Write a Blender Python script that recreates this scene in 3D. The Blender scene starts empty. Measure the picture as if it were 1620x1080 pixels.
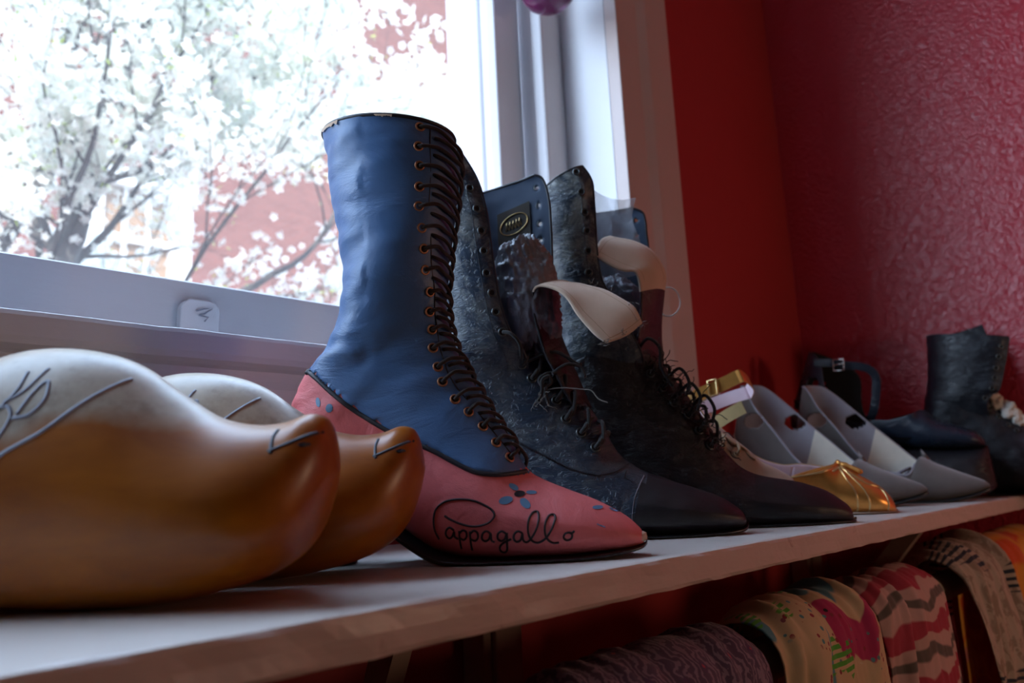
import bpy, bmesh, math, random
from mathutils import Vector, Matrix, noise
from mathutils.bvhtree import BVHTree
random.seed(7)
COL = bpy.context.scene.collection
PI = math.pi

# ------------------------------------------------------------------ helpers
def empty(name, loc=(0,0,0), rz=0.0):
    o = bpy.data.objects.new(name, None); COL.objects.link(o)
    o.location = loc; o.rotation_euler = (0,0,rz); o.empty_display_size = .02
    return o
def tag(o, label=None, cat=None, group=None, kind=None):
    if label: o['label'] = label
    if cat: o['category'] = cat
    if group: o['group'] = group
    if kind: o['kind'] = kind
    return o
def mesh(name, vs, fs, mats, parent=None, smooth=True, fm=None, uvs=None):
    me = bpy.data.meshes.new(name); me.from_pydata([tuple(v) for v in vs], [], fs)
    if not isinstance(mats, (list, tuple)): mats = [mats]
    for m in mats: me.materials.append(m)
    if uvs is not None:
        l = me.uv_layers.new(name='UVMap')
        for p in me.polygons:
            for li in p.loop_indices: l.data[li].uv = uvs[me.loops[li].vertex_index]
    if fm:
        for p, k in zip(me.polygons, fm): p.material_index = k
    bm = bmesh.new(); bm.from_mesh(me)
    bmesh.ops.recalc_face_normals(bm, faces=bm.faces); bm.to_mesh(me); bm.free()
    for p in me.polygons: p.use_smooth = smooth
    o = bpy.data.objects.new(name, me); COL.objects.link(o)
    if parent is not None: o.parent = parent
    return o
def solidify(o, t, off=-1, mo=0):
    m = o.modifiers.new('s', 'SOLIDIFY'); m.thickness = t; m.offset = off; m.material_offset = mo
    m.material_offset_rim = 0
    return o
def bevel(o, w, n=2):
    m = o.modifiers.new('b', 'BEVEL'); m.width = w; m.segments = n; m.limit_method = 'ANGLE'
    return o
def cat(P, n):
    """Catmull-Rom through tuples P, n steps per span."""
    P = [tuple(p) for p in P]; out = []
    if len(P) < 3:
        return [tuple(a+(b-a)*k/n for a, b in zip(P[0], P[1])) for k in range(n)] + [P[1]]
    for i in range(len(P)-1):
        p0 = P[max(i-1,0)]; p1 = P[i]; p2 = P[i+1]; p3 = P[min(i+2,len(P)-1)]
        for k in range(n):
            t = k/n; out.append(tuple(.5*((2*b)+(c-a)*t+(2*a-5*b+4*c-d)*t*t+(-a+3*b-3*c+d)*t**3) for a,b,c,d in zip(p0,p1,p2,p3)))
    out.append(P[-1]); return out
def lin(P, x):
    """piecewise-linear y(x) through P sorted by x."""
    if x <= P[0][0]: return P[0][1]
    for a, b in zip(P, P[1:]):
        if x <= b[0]: return a[1]+(b[1]-a[1])*(x-a[0])/max(b[0]-a[0],1e-9)
    return P[-1][1]
def box_data(x0,x1,y0,y1,z0,z1):
    v = [(x,y,z) for x in (x0,x1) for y in (y0,y1) for z in (z0,z1)]
    return v, [(0,1,3,2),(4,6,7,5),(0,4,5,1),(2,3,7,6),(0,2,6,4),(1,5,7,3)]
class MB:
    def __init__(s): s.v = []; s.f = []
    def add(s, v, f):
        n = len(s.v); s.v += [tuple(p) for p in v]; s.f += [tuple(i+n for i in q) for q in f]; return s
    def box(s, *a): return s.add(*box_data(*a))
    def tube(s, P, r, n=8, closed=False, flat=1.0):
        P = [Vector(p) for p in P]; m = len(P)
        if m < 2: return s
        rr = r if isinstance(r, (list,tuple)) else [r]*m
        prev = None; rings = []
        for i, p in enumerate(P):
            a = P[(i-1) % m] if (closed or i) else P[0]; b = P[(i+1) % m] if (closed or i < m-1) else P[-1]
            t = (b-a)
            if t.length < 1e-9: t = Vector((0,0,1))
            t.normalize()
            if prev is None:
                prev = t.orthogonal().normalized()
            prev = (prev - t*prev.dot(t))
            if prev.length < 1e-6: prev = t.orthogonal()
            prev.normalize(); q = t.cross(prev)
            rings.append([p + (prev*math.cos(2*PI*k/n) + q*math.sin(2*PI*k/n)*flat)*rr[i] for k in range(n)])
        V = [v for R in rings for v in R]; F = []
        for i in range(m if closed else m-1):
            j = (i+1) % m
            for k in range(n): F.append((i*n+k, i*n+(k+1)%n, j*n+(k+1)%n, j*n+k))
        if not closed: F += [tuple(range(n))[::-1], tuple(range((m-1)*n, m*n))]
        return s.add(V, F)
    def torus(s, c, nrm, R, r, n=16, k=6):
        nrm = Vector(nrm).normalized(); a = nrm.orthogonal().normalized(); b = nrm.cross(a); c = Vector(c)
        return s.tube([c + (a*math.cos(2*PI*i/n)+b*math.sin(2*PI*i/n))*R for i in range(n)], r, k, True)
    def disc(s, c, nrm, R, n=14):
        nrm = Vector(nrm).normalized(); a = nrm.orthogonal().normalized(); b = nrm.cross(a); c = Vector(c)
        return s.add([c]+[c + (a*math.cos(2*PI*i/n)+b*math.sin(2*PI*i/n))*R for i in range(n)], [(0,1+i,1+(i+1)%n) for i in range(n)])
    def build(s, name, mat, parent=None, smooth=True): return mesh(name, s.v, s.f, mat, parent, smooth)
def grid_faces(nr, nc, wrap=False, off=0):
    F = []
    for i in range(nr-1):
        for j in range(nc if wrap else nc-1):
            k = (j+1) % nc; F.append((off+i*nc+j, off+i*nc+k, off+(i+1)*nc+k, off+(i+1)*nc+j))
    return F

# ------------------------------------------------------------------ materials
def nodes(name):
    m = bpy.data.materials.new(name); m.use_nodes = True; nt = m.node_tree
    b = nt.nodes['Principled BSDF']
    return m, nt, b
def N(nt, t, **k):
    n = nt.nodes.new(t)
    for a, v in k.items():
        if a in n.inputs: n.inputs[a].default_value = v
        else: setattr(n, a, v)
    return n
def ramp(nt, src, stops):
    r = nt.nodes.new('ShaderNodeValToRGB'); e = r.color_ramp.elements
    while len(e) > 1: e.remove(e[0])
    e[0].position = stops[0][0]; e[0].color = (*stops[0][1][:3], 1)
    for p, c in stops[1:]:
        q = e.new(p); q.color = (*c[:3], 1)
    nt.links.new(src, r.inputs[0]); return r.outputs[0]
def mixc(nt, fac, a, b, mode='MIX'):
    m = nt.nodes.new('ShaderNodeMix'); m.data_type = 'RGBA'; m.blend_type = mode
    for s, v in ((0, fac), (6, a), (7, b)):
        if hasattr(v, 'links'): nt.links.new(v, m.inputs[s])
        elif s == 0: m.inputs[0].default_value = v
        else: m.inputs[s].default_value = (*v[:3], 1)
    return m.outputs[2]
def tc(nt, kind='Object', scale=(1,1,1), rot=(0,0,0)):
    t = nt.nodes.new('ShaderNodeTexCoord'); mp = nt.nodes.new('ShaderNodeMapping')
    mp.inputs['Scale'].default_value = scale; mp.inputs['Rotation'].default_value = rot
    nt.links.new(t.outputs[kind], mp.inputs[0]); return mp.outputs[0]
def noise_t(nt, vec, scale, detail=4, rough=.6, dist=0):
    n = N(nt, 'ShaderNodeTexNoise', Scale=scale, Detail=detail, Roughness=rough, Distortion=dist)
    nt.links.new(vec, n.inputs['Vector']); return n.outputs['Fac']
def bump(nt, b, src, strength, dist=.001, prev=None):
    n = N(nt, 'ShaderNodeBump', Strength=strength, Distance=dist); nt.links.new(src, n.inputs['Height'])
    if prev is not None: nt.links.new(prev, n.inputs['Normal'])
    nt.links.new(n.outputs[0], b.inputs['Normal']); return n.outputs[0]
def plain(name, col, rough=.6, metal=0, spec=.5, var=.12, scale=60, bmp=.15, bd=.0006, sheen=0):
    m, nt, b = nodes(name); v = tc(nt); n = noise_t(nt, v, scale)
    c = mixc(nt, n, [x*(1-var) for x in col], [min(1,x*(1+var)) for x in col])
    nt.links.new(c, b.inputs['Base Color']); b.inputs['Roughness'].default_value = rough
    b.inputs['Metallic'].default_value = metal; b.inputs['Specular IOR Level'].default_value = spec
    b.inputs['Sheen Weight'].default_value = sheen
    if bmp: bump(nt, b, n, bmp, bd)
    return m
def leather(name, col, rough=.42, scuff=None, scuff_amt=.5, wr=.5, wscale=(30,30,60), grain=900, crease=0, sd=.5, zfade=None):
    """leather: base colour with uneven dye, worn scuffs, long wrinkles and fine grain."""
    m, nt, b = nodes(name); v = tc(nt)
    n1 = noise_t(nt, v, 18, 5, .65)
    c = mixc(nt, n1, [x*.75 for x in col], [min(1,x*1.25) for x in col])
    if scuff is not None:
        n2 = noise_t(nt, v, 22, 8, .72, .6)
        f = ramp(nt, n2, [(sd, (0,0,0)), (sd+.16, (scuff_amt,)*3)])
        if zfade:
            sp_ = nt.nodes.new('ShaderNodeSeparateXYZ'); nt.links.new(v, sp_.inputs[0])
            g_ = ramp(nt, sp_.outputs['Z'], [(zfade[0], (.25,)*3), (zfade[1], (1,1,1))]); f = mixc(nt, 1.0, f, g_, 'MULTIPLY')
        c = mixc(nt, f, c, scuff)
    nt.links.new(c, b.inputs['Base Color'])
    n3 = noise_t(nt, v, 30, 4, .6)
    r = ramp(nt, n3, [(.3, (rough-.08,)*3), (.7, (rough+.14,)*3)])
    nt.links.new(r, b.inputs['Roughness'])
    vw = tc(nt, scale=wscale)
    w = noise_t(nt, vw, 1.0, 5, .62, .9)
    pb = bump(nt, b, w, wr, .004)
    if crease:
        rd = nt.nodes.new('ShaderNodeMath'); rd.operation = 'SUBTRACT'; rd.inputs[1].default_value = .5
        w2 = noise_t(nt, tc(nt, scale=(60,60,130), rot=(0,.5,0)), 1.0, 4, .6, 1.5)
        nt.links.new(w2, rd.inputs[0])
        ab = nt.nodes.new('ShaderNodeMath'); ab.operation = 'ABSOLUTE'; nt.links.new(rd.outputs[0], ab.inputs[0])
        sq = ramp(nt, ab.outputs[0], [(0, (0,0,0)), (.06, (1,1,1))])
        pb = bump(nt, b, sq, crease, .0012, pb)
    vo = N(nt, 'ShaderNodeTexVoronoi', Scale=grain); nt.links.new(v, vo.inputs['Vector'])
    bump(nt, b, vo.outputs['Distance'], .25, .0003, pb)
    return m
def fabric(name, col, rough=.9, weave=1800, var=.15, sheen=.2):
    m, nt, b = nodes(name); v = tc(nt)
    n = noise_t(nt, v, 40, 5); c = mixc(nt, n, [x*(1-var) for x in col], [min(1,x*(1+var)) for x in col])
    nt.links.new(c, b.inputs['Base Color']); b.inputs['Roughness'].default_value = rough
    b.inputs['Sheen Weight'].default_value = sheen
    w = N(nt, 'ShaderNodeTexWave', Scale=weave/6, Distortion=1.0); nt.links.new(v, w.inputs['Vector'])
    bump(nt, b, w.outputs['Fac'], .2, .0004)
    return m
def paint_wood(name, col, rough=.5, dirt=(.3,.2,.14), amt=.5, sc=9, th=.62):
    m, nt, b = nodes(name); v = tc(nt)
    n1 = noise_t(nt, v, sc, 8, .7, .5); f = ramp(nt, n1, [(th, (0,0,0)), (th+.12, (amt,)*3)])
    n0 = noise_t(nt, v, 3, 3); base = mixc(nt, n0, [x*.9 for x in col], [min(1,x*1.06) for x in col])
    nt.links.new(mixc(nt, f, base, dirt), b.inputs['Base Color']); b.inputs['Roughness'].default_value = rough
    nb = noise_t(nt, tc(nt, scale=(1,4,4)), 25, 6, .6)
    bump(nt, b, nb, .35, .0015)
    return m

M = {}
M['blue'] = leather('blue_leather', (.075,.17,.36), .40, (.03,.05,.10), .45, .45, (16,16,34), 1100, sd=.56)
M['pink'] = leather('pink_leather', (.78,.18,.185), .42, (.45,.06,.07), .3, .35, (40,40,40), 1200)
M['navy'] = leather('navy_leather', (.016,.030,.055), .34, (.20,.22,.21), .6, .35, (20,20,34), 900, .55, sd=.55)
M['scuffed'] = leather('scuffed_navy_leather', (.018,.032,.054), .35, (.32,.33,.29), .75, .35, (18,18,28), 900, .5, sd=.47, zfade=(.15,.27))
M['black'] = leather('black_boot_leather', (.012,.010,.014), .42, (.05,.045,.05), .4, .5, (35,35,70), 900, .4)
M['toecap'] = leather('dark_toecap_leather', (.010,.009,.012), .45, (.03,.028,.03), .3, .15, (20,20,30), 900)
M['far_leather'] = leather('old_black_leather', (.010,.013,.020), .35, (.07,.09,.11), .4, .5, (30,30,70), 900, .3)
M['patent'] = leather('creased_black_leather', (.018,.027,.045), .24, None, 0, .4, (30,30,60), 1200, .2)
M['suede'] = fabric('grey_suede', (.135,.11,.10), .95, 3000, .3, .5)
M['insole'] = plain('cream_insole', (.78,.72,.62), .4, bmp=.1)
M['grey_lining'] = plain('pale_grey_lining', (.34,.32,.36), .8)
M['lining'] = fabric('cream_canvas_lining', (.62,.45,.32), .9, 1500)
M['inner'] = plain('dark_blue_lining', (.035,.06,.11), .6)
M['sole'] = plain('black_sole', (.012,.012,.013), .35, bmp=.2)
M['chip'] = plain('chipped_sole_leather', (.55,.42,.32), .8)
M['gold'] = plain('gold_leather', (.85,.40,.10), .32, .7, bmp=.25, scale=200, bd=.0005)
M['palegold'] = plain('pale_gold_leather', (.62,.46,.22), .38, .55, bmp=.2, scale=150)
M['goldtrim'] = plain('gold_piping', (.85,.62,.28), .28, .8)
M['pinkwhite'] = plain('pale_pink_lining', (.72,.55,.60), .55)
M['tan'] = fabric('tan_suede', (.36,.24,.17), .95, 2500, .2)
M['lace_dark'] = fabric('dark_brown_lace', (.022,.014,.012), .9, 4000)
M['lace_black'] = fabric('black_lace', (.014,.013,.013), .9, 4000)
M['lace_tan'] = fabric('tan_lace', (.40,.25,.14), .9, 4000)
M['copper'] = plain('copper_eyelet', (.42,.20,.11), .4, .7, bmp=0)
M['steel'] = plain('dark_metal_eyelet', (.10,.11,.11), .35, .8, bmp=0)
M['silver'] = plain('silver_buckle', (.75,.75,.72), .2, 1, bmp=0)
M['hole'] = plain('eyelet_hole', (.004,.004,.004), .9, bmp=0)
M['ink'] = plain('black_ink', (.012,.008,.014), .5, bmp=0)
M['petal'] = plain('painted_blue_petal', (.10,.22,.36), .5, bmp=0)
M['piping'] = plain('dark_piping', (.02,.022,.03), .5, bmp=0)
M['paper'] = plain('crumpled_paper', (.75,.68,.60), .8, var=.1, scale=90, bmp=.9, bd=.006)
M['cord'] = plain('white_cord', (.75,.72,.68), .6, bmp=0)
M['thread'] = plain('frayed_thread', (.17,.15,.13), .9, bmp=0)
def plastic(name, col, tr):
    m, nt, b = nodes(name); v = tc(nt)
    b.inputs['Base Color'].default_value = (*col,1); b.inputs['Roughness'].default_value = .22
    b.inputs['Alpha'].default_value = tr
    vo = N(nt, 'ShaderNodeTexVoronoi', Scale=45, feature='F1'); nt.links.new(tc(nt, scale=(1,1,.35)), vo.inputs['Vector'])
    n = noise_t(nt, v, 60, 5, .6, 1.5); p = bump(nt, b, vo.outputs['Distance'], .9, .006); bump(nt, b, n, .6, .003, p)
    return m
M['bag'] = plastic('grey_plastic_bag', (.19,.185,.20), 1.0)
M['clear'] = plastic('clear_plastic', (.50,.48,.52), .5)
# clog: varnished orange wood, pale top by height: worn varnish plus reflection put into colour
def clog_mat():
    m, nt, b = nodes('varnished_clog_wood'); t = nt.nodes.new('ShaderNodeTexCoord'); sp = nt.nodes.new('ShaderNodeSeparateXYZ')
    nt.links.new(t.outputs['Object'], sp.inputs[0])
    v = t.outputs['Object']
    n = noise_t(nt, tc(nt, scale=(1,3,3)), 14, 5, .6, .4)
    orange = ramp(nt, n, [(.3, (.24,.058,.001)), (.7, (.39,.110,.002))])
    n2 = noise_t(nt, v, 30, 7, .7); pale = ramp(nt, n2, [(.3, (.24,.16,.11)), (.5, (.44,.35,.26)), (.8, (.58,.48,.38))])
    n4 = noise_t(nt, v, 11, 4, .6)
    # boundary of the pale top: z + noise against a slope along the clog
    def mth(op, a, bb):
        q = nt.nodes.new('ShaderNodeMath'); q.operation = op
        for i, x in enumerate((a, bb)):
            if hasattr(x, 'links'): nt.links.new(x, q.inputs[i])
            else: q.inputs[i].default_value = x
        return q.outputs[0]
    h = mth('ADD', sp.outputs['Z'], mth('MULTIPLY', n4, .07))
    lim = ramp(nt, mth('MULTIPLY', sp.outputs['X'], -4.0), [(0, (.124,)*3), (.25, (.114,)*3), (.42, (.116,)*3), (.55, (.112,)*3), (1, (.108,)*3)])
    f = mth('MULTIPLY', mth('SUBTRACT', h, lim), 70)
    fr = ramp(nt, f, [(0, (0,0,0)), (1, (1,1,1))])
    nt.links.new(mixc(nt, fr, orange, pale), b.inputs['Base Color'])
    b.inputs['Roughness'].default_value = .36; b.inputs['Specular IOR Level'].default_value = .4; b.inputs['Coat Weight'].default_value = .08; b.inputs['Coat Roughness'].default_value = .2
    bump(nt, b, n, .15, .001)
    return m
M['clog'] = clog_mat()
M['mark'] = plain('dark_painted_mark', (.03,.035,.05), .5, bmp=0)
M['bluemark'] = plain('faded_blue_mark', (.27,.29,.36), .5, bmp=0)
def wallpaint(name, col, sc, bs, bd, rough):
    m, nt, b = nodes(name); v = tc(nt)
    n0 = noise_t(nt, v, 4, 4); nt.links.new(mixc(nt, n0, [x*.93 for x in col], [min(1,x*1.07) for x in col]), b.inputs['Base Color'])
    b.inputs['Roughness'].default_value = rough
    n = noise_t(nt, v, sc, 3, .5, 1.2); p = bump(nt, b, n, bs, bd)
    bump(nt, b, noise_t(nt, v, sc*6, 3), .15, .0005, p)
    return m
M['red'] = wallpaint('red_wall_paint', (.46,.035,.035), 30, .25, .002, .55)
M['pinkwall'] = wallpaint('textured_pink_red_wall', (.52,.038,.062), 75, .85, .0034, .30)
M['white'] = paint_wood('white_window_paint', (.80,.80,.83), .45, (.4,.35,.32), .3, 12, .68)
M['casing'] = paint_wood('offwhite_casing_paint', (.66,.55,.52), .5, (.4,.3,.26), .2, 10, .7)
M['shelf'] = paint_wood('worn_white_shelf_paint', (.70,.63,.57), .38, (.24,.13,.085), .8, 34, .635)
M['post'] = paint_wood('painted_wood_batten', (.45,.33,.26), .6)
M['floor'] = paint_wood('wood_floor', (.12,.065,.04), .5)
M['ceil'] = plain('ceiling_paint', (.7,.66,.62), .8)

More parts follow.
